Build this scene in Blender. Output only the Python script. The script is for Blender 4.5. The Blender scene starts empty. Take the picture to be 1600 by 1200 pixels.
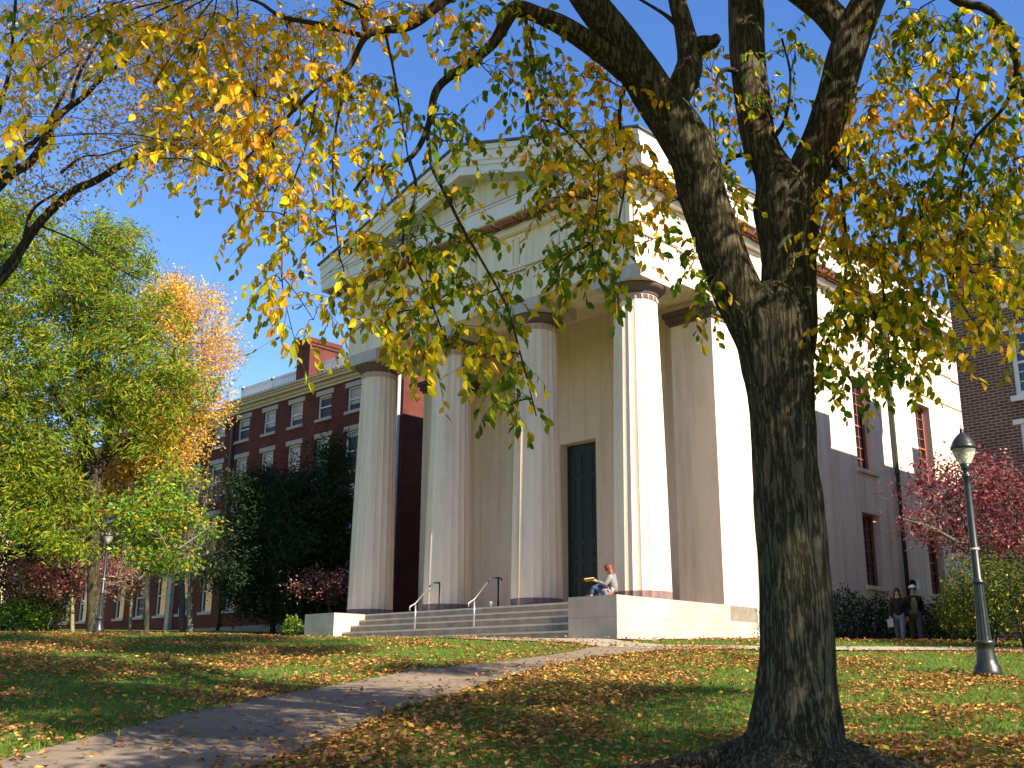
import bpy, math, random
import numpy as np
from mathutils import Matrix, Vector, noise
rnd = random.Random(7)
rng = np.random.default_rng(11)
SC = bpy.context.scene
COL = SC.collection

# ------------------------------------------------------------------ camera, world, sun, exposure
CAM = np.array([16.4695, -20.4777, -0.9992])
YAW, PITCH, ROLL, FPX = -0.7744, 0.2714, 0.0061, 1670.736     # pixels of the 1600 px wide photograph
_fw = np.array([math.sin(YAW), math.cos(YAW), 0.0]); _rt = np.array([math.cos(YAW), -math.sin(YAW), 0.0]); _up = np.array([0, 0, 1.0])
AF = _fw * math.cos(PITCH) + _up * math.sin(PITCH); _u = -_fw * math.sin(PITCH) + _up * math.cos(PITCH)
AR = _rt * math.cos(ROLL) + _u * math.sin(ROLL); AU = -_rt * math.sin(ROLL) + _u * math.cos(ROLL)
cam = bpy.data.cameras.new("camera"); camo = bpy.data.objects.new("camera", cam); COL.objects.link(camo)
cam.sensor_width = 36.0; cam.lens = FPX / 1600 * 36.0; cam.clip_start = 0.1; cam.clip_end = 2000
camo.matrix_world = Matrix(((AR[0], AU[0], -AF[0], CAM[0]), (AR[1], AU[1], -AF[1], CAM[1]), (AR[2], AU[2], -AF[2], CAM[2]), (0, 0, 0, 1)))
SC.camera = camo

SUN_AZ, SUN_EL = math.radians(0.6), math.radians(36.5)          # azimuth from +X towards +Y
w = bpy.data.worlds.new("World"); SC.world = w; w.use_nodes = True
nt = w.node_tree; sky = nt.nodes.new("ShaderNodeTexSky"); sky.sky_type = 'NISHITA'; sky.sun_disc = False
sky.sun_elevation = SUN_EL; sky.sun_rotation = math.pi / 2 - SUN_AZ; sky.altitude = 0; sky.air_density = 1.0; sky.dust_density = 0.0; sky.ozone_density = 2.0
hs_ = nt.nodes.new("ShaderNodeHueSaturation"); hs_.inputs["Saturation"].default_value = 1.25; hs_.inputs["Hue"].default_value = .512; nt.links.new(sky.outputs[0], hs_.inputs["Color"]); nt.links.new(hs_.outputs[0], nt.nodes["Background"].inputs[0]); nt.nodes["Background"].inputs[1].default_value = 0.098
sl = bpy.data.lights.new("sun", 'SUN'); so = bpy.data.objects.new("sun", sl); COL.objects.link(so)
sl.energy = 5.0; sl.angle = math.radians(0.53); sl.color = (1.0, 0.90, 0.74)
so.rotation_euler = Vector((math.cos(SUN_AZ) * math.cos(SUN_EL), math.sin(SUN_AZ) * math.cos(SUN_EL), math.sin(SUN_EL))).to_track_quat('Z', 'Y').to_euler()
so.location = (40, 5, 40)
SC.view_settings.view_transform = 'Standard'; SC.view_settings.look = 'None'; SC.view_settings.gamma = 1.0; SC.view_settings.exposure = 1.38

# ------------------------------------------------------------------ geometry helpers
def ray(px, py): return AF + AR * (px - 800) / FPX + AU * (600 - py) / FPX
def at(px, py, d):
    v = ray(px, py); return CAM + v / math.hypot(v[0], v[1]) * d
def mpp(px, py, d):                                               # metres per photograph pixel there
    v = ray(px, py); return d / math.hypot(v[0], v[1]) / FPX
def softplus(t, k): return k * np.logaddexp(0, t / k)
def sstep(t):
    t = np.clip(t, 0, 1); return t * t * (3 - 2 * t)
def gz(x, y):                                                     # height of the ground
    u = (x - CAM[0]) * _fw[0] + (y - CAM[1]) * _fw[1]; v = (x - CAM[0]) * _rt[0] + (y - CAM[1]) * _rt[1]
    u = np.clip(u, -25, 75); s = softplus(u - 26, .5)
    return -2.6 + .1 * (u - s) + .047 * sstep((-3 - v) / 6.5) * s

class G:
    def __init__(s): s.v = []; s.f = []; s.n = 0
    def add(s, V, F, mat=0, smooth=False):
        V = np.asarray(V, float).reshape(-1, 3); F = np.asarray(F, int)
        m = np.full(len(F), mat) if np.isscalar(mat) else np.asarray(mat)
        s.v.append(V); s.f.append((F + s.n, m, smooth)); s.n += len(V); return s
    def box(s, a, b, mat=0):
        x0, y0, z0 = a; x1, y1, z1 = b
        V = [(x0, y0, z0), (x1, y0, z0), (x1, y1, z0), (x0, y1, z0), (x0, y0, z1), (x1, y0, z1), (x1, y1, z1), (x0, y1, z1)]
        return s.add(V, [(0, 3, 2, 1), (4, 5, 6, 7), (0, 1, 5, 4), (1, 2, 6, 5), (2, 3, 7, 6), (3, 0, 4, 7)], mat)
    def prism(s, poly, d, mat=0):                                 # polygon (3D points) swept by vector d
        P = np.array(poly, float); n = len(P); d = np.array(d, float)
        s.add(np.vstack([P, P + d]), [(i, (i + 1) % n, n + (i + 1) % n, n + i) for i in range(n)], mat)
        s.add(P, [tuple(range(n))[::-1]], mat); return s.add(P + d, [tuple(range(n))], mat)
    def tube(s, P, r, n=6, mat=0, cap=True, fn=None):
        P = np.asarray(P, float); m = len(P); r = np.broadcast_to(np.asarray(r, float), (m,))
        T = np.gradient(P, axis=0); T /= np.linalg.norm(T, axis=1)[:, None] + 1e-9
        ref = np.array([1.0, .13, 0]) if abs(T[:, 0]).mean() < .8 else np.array([0, .1, 1.0])
        A = np.cross(T, ref); A /= np.linalg.norm(A, axis=1)[:, None]; B = np.cross(T, A)
        th = np.arange(n) * 2 * math.pi / n
        rr = r[:, None] * np.ones(n)[None] if fn is None else fn(r, th)
        V = P[:, None] + rr[..., None] * (A[:, None] * np.cos(th)[None, :, None] + B[:, None] * np.sin(th)[None, :, None])
        i, j = np.meshgrid(np.arange(m - 1), np.arange(n), indexing='ij'); j2 = (j + 1) % n
        F = np.stack([i * n + j, i * n + j2, (i + 1) * n + j2, (i + 1) * n + j], -1).reshape(-1, 4)
        k = s.n; s.add(V.reshape(-1, 3), F, mat, True)
        if cap:
            s.f.append((np.array([list(range(k, k + n))[::-1]]), np.array([mat]), False)); s.f.append((np.array([list(range(k + (m - 1) * n, k + m * n))]), np.array([mat]), False))
        return s
    def lathe(s, c, prof, n=24, mat=0, rf=None, cap=True):        # prof: (radius, z)
        c = np.array(c, float); th = np.arange(n) * 2 * math.pi / n; pr = np.array(prof, float); m = len(pr)
        k = np.ones(n) if rf is None else rf(th)
        V = np.zeros((m, n, 3)); V[..., 0] = c[0] + pr[:, 0, None] * np.cos(th) * k; V[..., 1] = c[1] + pr[:, 0, None] * np.sin(th) * k; V[..., 2] = c[2] + pr[:, 1, None]
        i, j = np.meshgrid(np.arange(m - 1), np.arange(n), indexing='ij'); j2 = (j + 1) % n
        F = np.stack([i * n + j, i * n + j2, (i + 1) * n + j2, (i + 1) * n + j], -1).reshape(-1, 4); b = s.n
        s.add(V.reshape(-1, 3), F, mat, rf is None)
        if cap:
            s.f.append((np.array([list(range(b, b + n))[::-1]]), np.array([mat]), False)); s.f.append((np.array([list(range(b + (m - 1) * n, b + m * n))]), np.array([mat]), False))
        return s
    def mesh(s, name, org=(0, 0, 0)):
        me = bpy.data.meshes.new(name); V = np.vstack(s.v) - np.array(org, float); me.vertices.add(len(V)); me.vertices.foreach_set("co", V.astype(np.float32).ravel())
        li = np.concatenate([f.ravel() for f, _, _ in s.f]); lt = np.concatenate([np.full(len(f), f.shape[1]) for f, _, _ in s.f])
        mi = np.concatenate([m for _, m, _ in s.f]); sm = np.concatenate([np.full(len(f), q) for f, _, q in s.f])
        me.loops.add(len(li)); me.loops.foreach_set("vertex_index", li.astype(np.int32)); me.polygons.add(len(lt))
        me.polygons.foreach_set("loop_start", (np.cumsum(lt) - lt).astype(np.int32)); me.polygons.foreach_set("material_index", mi.astype(np.int32)); me.polygons.foreach_set("use_smooth", sm)
        me.update(calc_edges=True); me.validate(); return me
    def build(s, name, mats, parent=None):
        me = s.mesh(name, ORG.get(parent.name, (0, 0, 0)) if parent else (0, 0, 0)); return link(name, me, mats, parent)
ORG = {}
def link(name, me, mats, parent=None, loc=None):
    mats = mats if isinstance(mats, (list, tuple)) else [mats]
    if not me.materials:
        for m in mats: me.materials.append(m)
    o = bpy.data.objects.new(name, me); COL.objects.link(o)
    if parent: o.parent = parent; ORG[o.name] = ORG.get(parent.name, (0, 0, 0))
    if loc is not None:
        base = ORG.get(parent.name, (0, 0, 0)) if parent else (0, 0, 0)
        o.location = np.array(loc, float) - np.array(base)
        ORG[o.name] = tuple(loc)
    return o
def thing(name, label, cat, loc=(0, 0, 0), group=None):
    o = bpy.data.objects.new(name, None); COL.objects.link(o); o.location = loc; o.empty_display_size = .3; ORG[o.name] = tuple(loc)
    o["label"] = label; o["category"] = cat
    if group: o["group"] = group
    return o
def tag(o, label, cat, group=None):
    o["label"] = label; o["category"] = cat
    if group: o["group"] = group
    return o
def kind(o, k): o["kind"] = k; return o

# ------------------------------------------------------------------ materials
def mat(name, col=(.5, .5, .5), rough=.8, metal=0.0, spec=.3):
    m = bpy.data.materials.new(name); m.use_nodes = True; b = m.node_tree.nodes["Principled BSDF"]
    b.inputs["Base Color"].default_value = (*col, 1); b.inputs["Roughness"].default_value = rough; b.inputs["Metallic"].default_value = metal; b.inputs["Specular IOR Level"].default_value = spec
    return m
def nd(m, t, **kw):
    n = m.node_tree.nodes.new(t)
    for k, v in kw.items(): setattr(n, k, v)
    return n
def lk(m, a, b): m.node_tree.links.new(a, b)
def pos(m, scale=(1, 1, 1)):
    g = nd(m, "ShaderNodeNewGeometry"); mp = nd(m, "ShaderNodeMapping"); mp.inputs["Scale"].default_value = scale; lk(m, g.outputs["Position"], mp.inputs[0]); return mp.outputs[0]
def noi(m, scale, vec=None, detail=4, rough=.6):
    n = nd(m, "ShaderNodeTexNoise"); n.inputs["Scale"].default_value = scale; n.inputs["Detail"].default_value = detail; n.inputs["Roughness"].default_value = rough
    if vec is not None: lk(m, vec, n.inputs["Vector"])
    return n.outputs["Fac"]
def ramp(m, fac, stops):
    r = nd(m, "ShaderNodeValToRGB"); lk(m, fac, r.inputs[0]); e = r.color_ramp.elements
    while len(e) < len(stops): e.new(.5)
    for k, (p, c) in enumerate(stops): e[k].position = p; e[k].color = (*c, 1)
    return r.outputs[0]
def mul(m, a, b, f=1.0, mode='MULTIPLY'):
    x = nd(m, "ShaderNodeMix", data_type='RGBA', blend_type=mode); x.inputs[0].default_value = f; lk(m, a, x.inputs[6])
    if isinstance(b, tuple): x.inputs[7].default_value = (*b, 1)
    else: lk(m, b, x.inputs[7])
    return x.outputs[2]
def setcol(m, c): lk(m, c, m.node_tree.nodes["Principled BSDF"].inputs["Base Color"]); return m
def bump(m, h, strength=.3, dist=.02):
    b = nd(m, "ShaderNodeBump"); b.inputs["Strength"].default_value = strength; b.inputs["Distance"].default_value = dist; lk(m, h, b.inputs["Height"]); lk(m, b.outputs[0], m.node_tree.nodes["Principled BSDF"].inputs["Normal"]); return m
def wallvec(m):                                                    # (along the wall, height) whichever way the wall faces
    g = nd(m, "ShaderNodeNewGeometry"); sp = nd(m, "ShaderNodeSeparateXYZ"); lk(m, g.outputs["Position"], sp.inputs[0]); sn = nd(m, "ShaderNodeSeparateXYZ"); lk(m, g.outputs["True Normal"], sn.inputs[0])
    ab = nd(m, "ShaderNodeMath", operation='ABSOLUTE'); lk(m, sn.outputs[0], ab.inputs[0]); gt = nd(m, "ShaderNodeMath", operation='GREATER_THAN'); lk(m, ab.outputs[0], gt.inputs[0]); gt.inputs[1].default_value = .6
    mx = nd(m, "ShaderNodeMix", data_type='FLOAT'); lk(m, gt.outputs[0], mx.inputs[0]); lk(m, sp.outputs[0], mx.inputs[2]); lk(m, sp.outputs[1], mx.inputs[3])
    cb = nd(m, "ShaderNodeCombineXYZ"); lk(m, mx.outputs[0], cb.inputs[0]); lk(m, sp.outputs[2], cb.inputs[1]); return cb.outputs[0]
def noisy(name, c0, c1, scale=6, rough=.85, bs=.15, bd=.01, sc2=None, spec=.25):
    m = mat(name, c0, rough, spec=spec); p = pos(m); f = noi(m, scale, p, 6); setcol(m, ramp(m, f, [(.3, c0), (.7, c1)])); bump(m, noi(m, scale * 6, p, 4), bs, bd); return m
def brickmat(name, c1, c2, cm, bw, bh, ms, rough=.9):
    m = mat(name, c1, rough, spec=.2); v = wallvec(m); b = nd(m, "ShaderNodeTexBrick"); lk(m, v, b.inputs["Vector"]); b.inputs["Scale"].default_value = 1
    for k, x in (("Brick Width", bw), ("Row Height", bh), ("Mortar Size", ms), ("Mortar Smooth", .2), ("Bias", -.2)): b.inputs[k].default_value = x
    b.inputs["Color1"].default_value = (*c1, 1); b.inputs["Color2"].default_value = (*c2, 1); b.inputs["Mortar"].default_value = (*cm, 1)
    n = ramp(m, noi(m, .9, pos(m), 5), [(.3, (.72, .72, .72)), (.7, (1.15, 1.1, 1.05))]); setcol(m, mul(m, b.outputs[0], n)); bump(m, b.outputs["Fac"], -.25, .01); return m
def stucco(name, c):
    m = mat(name, c, .92, spec=.15); p = pos(m, (1, 1, .22)); q = pos(m)
    big = ramp(m, noi(m, .9, p, 7, .65), [(.25, (.78, .73, .66)), (.5, (1, 1, 1)), (.75, (1.05, 1.04, 1.02))])
    fine = ramp(m, noi(m, 14, q, 5), [(.3, (.93, .92, .90)), (.7, (1.03, 1.03, 1.03))])
    streak = ramp(m, noi(m, 1.0, pos(m, (2.6, 2.6, .12)), 5), [(.34, (.80, .74, .66)), (.52, (1, 1, 1))])
    base = nd(m, "ShaderNodeRGB"); base.outputs[0].default_value = (*c, 1)
    setcol(m, mul(m, mul(m, mul(m, base.outputs[0], big), fine), streak, .75)); bump(m, noi(m, 40, q, 4), .18, .01); return m
def leafmat(name, c, tr=.5, hue=.018, var=.55, tb=1.25):
    m = bpy.data.materials.new(name); m.use_nodes = True; nt = m.node_tree; b = nt.nodes["Principled BSDF"]; out = nt.nodes["Material Output"]
    g = nd(m, "ShaderNodeNewGeometry"); h = nd(m, "ShaderNodeHueSaturation"); h.inputs["Color"].default_value = (*c, 1)
    a = nd(m, "ShaderNodeMapRange"); lk(m, g.outputs["Random Per Island"], a.inputs[0]); a.inputs[3].default_value = 1 - var * .8; a.inputs[4].default_value = 1 + var; lk(m, a.outputs[0], h.inputs["Value"])
    wn = nd(m, "ShaderNodeTexWhiteNoise", noise_dimensions='1D'); lk(m, g.outputs["Random Per Island"], wn.inputs["W"]); a2 = nd(m, "ShaderNodeMapRange"); lk(m, wn.outputs[0], a2.inputs[0]); a2.inputs[3].default_value = .5 - hue; a2.inputs[4].default_value = .5 + hue; lk(m, a2.outputs[0], h.inputs["Hue"])
    lk(m, h.outputs[0], b.inputs["Base Color"]); b.inputs["Roughness"].default_value = .55; b.inputs["Specular IOR Level"].default_value = .18
    t = nd(m, "ShaderNodeBsdfTranslucent"); bc = mul(m, h.outputs[0], (tb, tb * .97, tb * .8)); lk(m, bc, t.inputs[0]); x = nd(m, "ShaderNodeMixShader"); x.inputs[0].default_value = tr
    lk(m, b.outputs[0], x.inputs[1]); lk(m, t.outputs[0], x.inputs[2]); lk(m, x.outputs[0], out.inputs[0]); return m
def bark(name, c0, c1, sc=1.0, bs=.8):
    m = mat(name, c0, .95, spec=.1); q = pos(m); w_ = nd(m, "ShaderNodeVectorMath", operation='ADD'); wn = nd(m, "ShaderNodeTexNoise"); wn.inputs["Scale"].default_value = 5 * sc; lk(m, q, wn.inputs["Vector"]); ws = nd(m, "ShaderNodeVectorMath", operation='SCALE'); ws.inputs["Scale"].default_value = .05 / sc; lk(m, wn.outputs["Color"], ws.inputs[0]); lk(m, q, w_.inputs[0]); lk(m, ws.outputs[0], w_.inputs[1])
    mp = nd(m, "ShaderNodeMapping"); mp.inputs["Scale"].default_value = (17 * sc, 17 * sc, 1.5 * sc); lk(m, w_.outputs[0], mp.inputs[0]); p = mp.outputs[0]
    f = noi(m, 1.0, p, 7, .62); fi = nd(m, "ShaderNodeMath", operation='SUBTRACT'); lk(m, f, fi.inputs[0]); fi.inputs[1].default_value = .5; fa = nd(m, "ShaderNodeMath", operation='ABSOLUTE'); lk(m, fi.outputs[0], fa.inputs[0])
    cr_ = nd(m, "ShaderNodeMapRange"); lk(m, fa.outputs[0], cr_.inputs[0]); cr_.inputs[1].default_value = 0; cr_.inputs[2].default_value = .07; cr_.interpolation_type = 'SMOOTHSTEP'
    g = noi(m, 1.6, q, 4); fine = noi(m, 7, p, 4)
    col = mul(m, ramp(m, fine, [(.3, c0), (.7, c1)]), ramp(m, g, [(.35, (.82, .95, .76)), (.65, (1.12, 1.05, 1.0))])); setcol(m, mul(m, col, ramp(m, cr_.outputs[0], [(0, (.50, .48, .45)), (1, (1, 1, 1))])))
    h = nd(m, "ShaderNodeMath", operation='MULTIPLY_ADD'); lk(m, fine, h.inputs[0]); h.inputs[1].default_value = .25; lk(m, cr_.outputs[0], h.inputs[2]); bump(m, h.outputs[0], bs, .035 / sc); return m

M = {}
M['stucco'] = stucco("stucco_warm_bounce", (.79, .63, .495)); M['stucco_paler'] = stucco("stucco_paler", (.79, .675, .525))  # one stucco in two tones; bounced porch light is put into the warmer
M['paint_white'] = noisy("painted_wood_white", (.68, .595, .52), (.76, .67, .59), 3, .6, .05)
M['granite'] = brickmat("granite_blocks", (.48, .405, .335), (.495, .418, .345), (.30, .25, .20), 2.1, .52, .006, .85)
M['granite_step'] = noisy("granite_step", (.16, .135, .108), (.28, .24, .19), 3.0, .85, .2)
M['granite_tread_lit'] = noisy("granite_tread_lit", (.40, .36, .30), (.52, .47, .40), 3.0, .8, .2)  # light caught by the step nosings is put into this paler colour
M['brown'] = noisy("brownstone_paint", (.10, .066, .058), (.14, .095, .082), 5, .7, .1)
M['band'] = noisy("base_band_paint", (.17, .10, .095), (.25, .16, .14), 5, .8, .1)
M['pinkneck'] = noisy("necking_paint", (.45, .31, .27), (.55, .40, .35), 8, .8, .1)
M['mutred'] = noisy("guttae_red", (.24, .10, .07), (.33, .15, .11), 6, .8, .1)
M['ochre'] = noisy("taenia_ochre", (.42, .27, .14), (.50, .34, .20), 6, .8, .1)
M['lead'] = noisy("lead_flashing", (.10, .12, .13), (.16, .18, .19), 4, .6, .05)
M['abacus'] = noisy("abacus_stone", (.40, .35, .31), (.50, .44, .39), 4, .85, .1)
M['roof'] = noisy("roof_slate", (.07, .08, .075), (.12, .13, .12), 8, .8, .2)
M['door'] = noisy("door_green", (.010, .016, .013), (.018, .026, .020), 5, .45, .05, spec=.4)
M['brass'] = mat("brass", (.16, .10, .035), .5, .9)
M['sash_red'] = noisy("sash_red_paint", (.30, .095, .07), (.38, .13, .10), 6, .6, .05)
M['pipe'] = noisy("downspout_green", (.035, .045, .042), (.05, .06, .056), 5, .5, .05, spec=.4)
M['glass'] = mat("window_glass", (.012, .014, .017), .04, 0, .9); M['glass'].node_tree.nodes["Principled BSDF"].inputs["IOR"].default_value = 1.55
M['screen'] = mat("insect_screen", (.02, .02, .022), .5)
M['blind'] = noisy("blind_with_reflection", (.26, .20, .10), (.42, .36, .24), 2.2, .3, .02, spec=.5)  # upper panes: blinds with a painted yellow reflection in their colour
M['brick'] = brickmat("red_brick", (.112, .029, .020), (.083, .022, .017), (.12, .055, .042), .22, .072, .008)
M['brick_dark'] = brickmat("old_brown_brick", (.135, .060, .042), (.072, .038, .030), (.27, .23, .20), .24, .078, .013)
M['cream'] = noisy("cornice_cream", (.46, .40, .27), (.54, .47, .33), 4, .7, .05)
M['sandstone'] = noisy("lintel_stone", (.34, .30, .26), (.44, .40, .34), 5, .85, .1)
M['white'] = noisy("white_trim", (.60, .58, .54), (.70, .68, .63), 5, .6, .05)
M['yellowstone'] = noisy("pale_yellow_stone", (.52, .40, .24), (.60, .48, .31), 3, .85, .1)
M['iron'] = noisy("black_iron", (.012, .014, .014), (.022, .024, .023), 9, .38, .12, .004, spec=.5)
M['steel'] = mat("galvanised_steel", (.42, .42, .41), .35, .8)
M['bark'] = bark("dark_furrowed_bark", (.072, .057, .040), (.112, .090, .063), 1.35, 1.0); M['bark_thin'] = bark("twig_bark", (.035, .027, .02), (.06, .047, .035), 2, .3); M['bark_grey'] = bark("grey_bark", (.13, .12, .095), (.23, .21, .17), 1.5, .5)
M['bark_pale'] = bark("pale_bark", (.24, .20, .15), (.34, .30, .23), 2, .4)
M['lg'] = leafmat("leaf_green", (.10, .18, .010), .64); M['lyg'] = leafmat("leaf_olive", (.36, .325, .014), .64); M['ly'] = leafmat("leaf_yellow", (.74, .49, .015), .64); M['lo'] = leafmat("leaf_orange", (.72, .37, .06), .64)
M['lpk'] = leafmat("leaf_pale_orange", (.66, .42, .17), .55); M['lloc'] = leafmat("leaf_locust", (.20, .27, .020), .5); M['llocd'] = leafmat("leaf_locust_deep", (.11, .185, .018), .5); M['llocy'] = leafmat("leaf_locust_gold", (.36, .29, .02), .5)
M['lgold'] = leafmat("leaf_gold", (.70, .46, .04), .5); M['lsap'] = leafmat("leaf_bright_green", (.15, .27, .03), .5); M['lred'] = leafmat("leaf_dark_red", (.17, .035, .045), .35); M['lredp'] = leafmat("leaf_dusty_pink", (.36, .16, .15), .35); M['lmar'] = leafmat("leaf_maroon", (.16, .030, .045), .35, var=.8)
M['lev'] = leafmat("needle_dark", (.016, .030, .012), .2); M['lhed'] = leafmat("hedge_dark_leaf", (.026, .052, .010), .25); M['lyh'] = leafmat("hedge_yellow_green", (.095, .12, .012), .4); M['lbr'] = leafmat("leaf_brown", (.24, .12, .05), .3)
M['fb'] = leafmat("fallen_tan", (.34, .17, .06), .15, var=.7); M['fo'] = leafmat("fallen_russet", (.25, .10, .035), .15, var=.7); M['fy'] = leafmat("fallen_yellow", (.52, .32, .05), .2, var=.6)
M['blade'] = leafmat("grass_blade", (.115, .185, .024), .35, .02, .6)

# ------------------------------------------------------------------ structure: lawn, path, mulch
def grid_axis(a, lo, hi, b, fine):
    return np.concatenate([np.linspace(a, lo, 24)[:-1], np.arange(lo, hi, fine), np.linspace(hi, b, 24)])
gx = grid_axis(-600, -58, 34, 600, .5); gy = grid_axis(-600, -30, 30, 600, .5)
X, Y = np.meshgrid(gx, gy, indexing='ij'); Z = gz(X, Y); nx, ny = X.shape
i, j = np.meshgrid(np.arange(nx - 1), np.arange(ny - 1), indexing='ij')
g = G().add(np.stack([X, Y, Z], -1), np.stack([i * ny + j, (i + 1) * ny + j, (i + 1) * ny + j + 1, i * ny + j + 1], -1).reshape(-1, 4), 0, True)
ml = mat("lawn_turf", (.05, .1, .02), .95, spec=.1); p = pos(ml)
c = ramp(ml, noi(ml, .8, p, 6), [(.3, (.065, .105, .016)), (.55, (.092, .140, .022)), (.75, (.12, .155, .032))]); c = mul(ml, c, ramp(ml, noi(ml, 22, p, 4), [(.3, (.6, .62, .6)), (.7, (1.25, 1.2, 1.2))])); c = mul(ml, c, ramp(ml, noi(ml, 2.4, p, 3), [(.6, (0, 0, 0)), (.78, (1, 1, 1))]), .0)
setcol(ml, c); bump(ml, noi(ml, 60, p, 3), .6, .03)
kind(g.build("lawn", ml), "structure")

PL = [(8.2, -18.6), (7.39, -17.19), (6.89, -16.6), (6.3, -15.64), (5.38, -14.13), (4.58, -12.35), (4.09, -10.97), (3.27, -9.09), (3.13, -7.56), (2.92, -6.26), (2.63, -5.08), (2.28, -4.07), (1.74, -2.83)]
PR = [(10.3, -18.2), (8.87, -15.65), (8.63, -15.32), (8.04, -14.33), (6.93, -12.7), (6.1, -11.0), (5.17, -9.15), (4.08, -6.86), (3.62, -5.4), (3.46, -4.59), (3.39, -3.53), (3.33, -2.9), (3.26, -2.31)]
def resample(P, n):
    P = np.array(P, float); d = np.concatenate([[0], np.cumsum(np.linalg.norm(np.diff(P, axis=0), axis=1))]); t = np.linspace(0, d[-1], n)
    return np.stack([np.interp(t, d, P[:, k]) for k in range(P.shape[1])], -1)
def strip(a, b, n, m, dz):
    A = resample(a, n); B = resample(b, n); t = np.linspace(0, 1, m)[None, :, None]; Q = A[:, None] * (1 - t) + B[:, None] * t
    V = np.dstack([Q, gz(Q[..., 0], Q[..., 1]) + dz]); i, j = np.meshgrid(np.arange(n - 1), np.arange(m - 1), indexing='ij')
    return V.reshape(-1, 3), np.stack([i * m + j, (i + 1) * m + j, (i + 1) * m + j + 1, i * m + j + 1], -1).reshape(-1, 4)
mp_ = mat("asphalt_path", (.1, .1, .1), .95, spec=.15); p = pos(mp_)
c = ramp(mp_, noi(mp_, .7, p, 5), [(.3, (.155, .118, .083)), (.7, (.235, .182, .130))]); setcol(mp_, mul(mp_, c, ramp(mp_, noi(mp_, 90, p, 3), [(.3, (.7, .7, .7)), (.7, (1.25, 1.25, 1.25))]))); bump(mp_, noi(mp_, 70, p, 3), .4, .01)
vc = nd(mp_, "ShaderNodeTexVoronoi", feature='DISTANCE_TO_EDGE'); vc.inputs["Scale"].default_value = .55; wv_ = nd(mp_, "ShaderNodeVectorMath", operation='ADD'); nz = nd(mp_, "ShaderNodeTexNoise"); nz.inputs["Scale"].default_value = 2.5; nz.inputs["Detail"].default_value = 6; lk(mp_, p, nz.inputs["Vector"]); lk(mp_, p, wv_.inputs[0]); lk(mp_, nz.outputs["Color"], wv_.inputs[1]); lk(mp_, wv_.outputs[0], vc.inputs["Vector"])
bs0 = mp_.node_tree.nodes["Principled BSDF"].inputs["Base Color"]; setcol(mp_, mul(mp_, bs0.links[0].from_socket, ramp(mp_, vc.outputs["Distance"], [(.004, (.45, .43, .4)), (.016, (1, 1, 1))])))
mp2 = mat("stone_dust_path", (.3, .26, .2), .95, spec=.15); p = pos(mp2)
c = ramp(mp2, noi(mp2, .9, p, 5), [(.3, (.27, .235, .18)), (.7, (.35, .305, .235))]); setcol(mp2, mul(mp2, c, ramp(mp2, noi(mp2, 80, p, 3), [(.3, (.75, .75, .75)), (.7, (1.2, 1.2, 1.2))])))
g = G(); V, F = strip(PL, PR, 60, 8, .035); g.add(V, F, 0, True); kind(g.build("path", mp_), "structure")
FRONT = [(1.74, -2.83), (.67, -2.28), (-.15, -2.42), (-1.05, -2.93), (-2.26, -3.1), (-5, -2.4), (-10.2, -1.3)]
g = G(); V, F = strip(FRONT[::-1], [(-11.2, .05), (-8, .05), (-4, .05), (-1, .03), (.67, -.84), (1.34, -1.17), (2.41, -1.37)], 40, 6, .03); g.add(V, F, 0, True)
V, F = strip([(1.74, -2.83), (2.41, -1.37), (3.88, -.22), (5.26, 1.09), (6.95, 2.91), (14, 9)], [(3.26, -2.31), (3.6, -1.9), (4.38, -1.01), (5.74, .16), (7.32, 1.98), (14.6, 8.0)], 40, 5, .032); g.add(V, F, 0, True)
kind(g.build("walkway", mp2), "structure")
mm = noisy("bark_mulch", (.10, .050, .03), (.20, .105, .07), 20, .95, .6, .03)
g = G(); V, F = strip([(-.05, -.25), (.35, -.55), (.8, -.2), (1.0, 1.0), (1.0, 6), (1.4, 7), (2.0, 22)], [(0.0, -.05), (.02, .1), (.02, .2), (.02, 1.2), (.02, 6), (.02, 7), (.02, 22)], 50, 4, .03); g.add(V, F, 0, True); kind(g.build("mulch_bed", mm), "structure")
def inpoly(x, y, P):
    P = np.array(P); r = np.zeros(x.shape, bool); n = len(P)
    for k in range(n):
        x0, y0 = P[k]; x1, y1 = P[(k + 1) % n]
        if y0 != y1: r ^= ((y0 > y) != (y1 > y)) & (x < (x1 - x0) * (y - y0) / (y1 - y0) + x0)
    return r
PATHPOLY = PL + PR[::-1]

# ------------------------------------------------------------------ wall with openings, windows
def wall_holes(g, axis, c, s0, s1, z0, z1, holes, depth, sign, mat_=0):
    """one flat wall in the plane axis=c; holes (s0,s1,z0,z1) get reveals going inward; sign = outward direction"""
    S = sorted({s0, s1, *[h[0] for h in holes], *[h[1] for h in holes]}); Zs = sorted({z0, z1, *[h[2] for h in holes], *[h[3] for h in holes]})
    P = (lambda s, z, d=0: (c - sign * d, s, z)) if axis == 0 else (lambda s, z, d=0: (s, c - sign * d, z))
    for a, b in zip(S, S[1:]):
        for e, f in zip(Zs, Zs[1:]):
            if any(h[0] <= (a + b) / 2 <= h[1] and h[2] <= (e + f) / 2 <= h[3] for h in holes): continue
            g.add([P(a, e), P(b, e), P(b, f), P(a, f)], [(0, 1, 2, 3)], mat_)
    for a, b, e, f in holes:
        for q in (((a, e), (b, e)), ((b, e), (b, f)), ((b, f), (a, f)), ((a, f), (a, e))):
            (u0, v0), (u1, v1) = q; g.add([P(u0, v0), P(u1, v1), P(u1, v1, depth), P(u0, v0, depth)], [(0, 1, 2, 3)], mat_)
WC = {}
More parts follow.
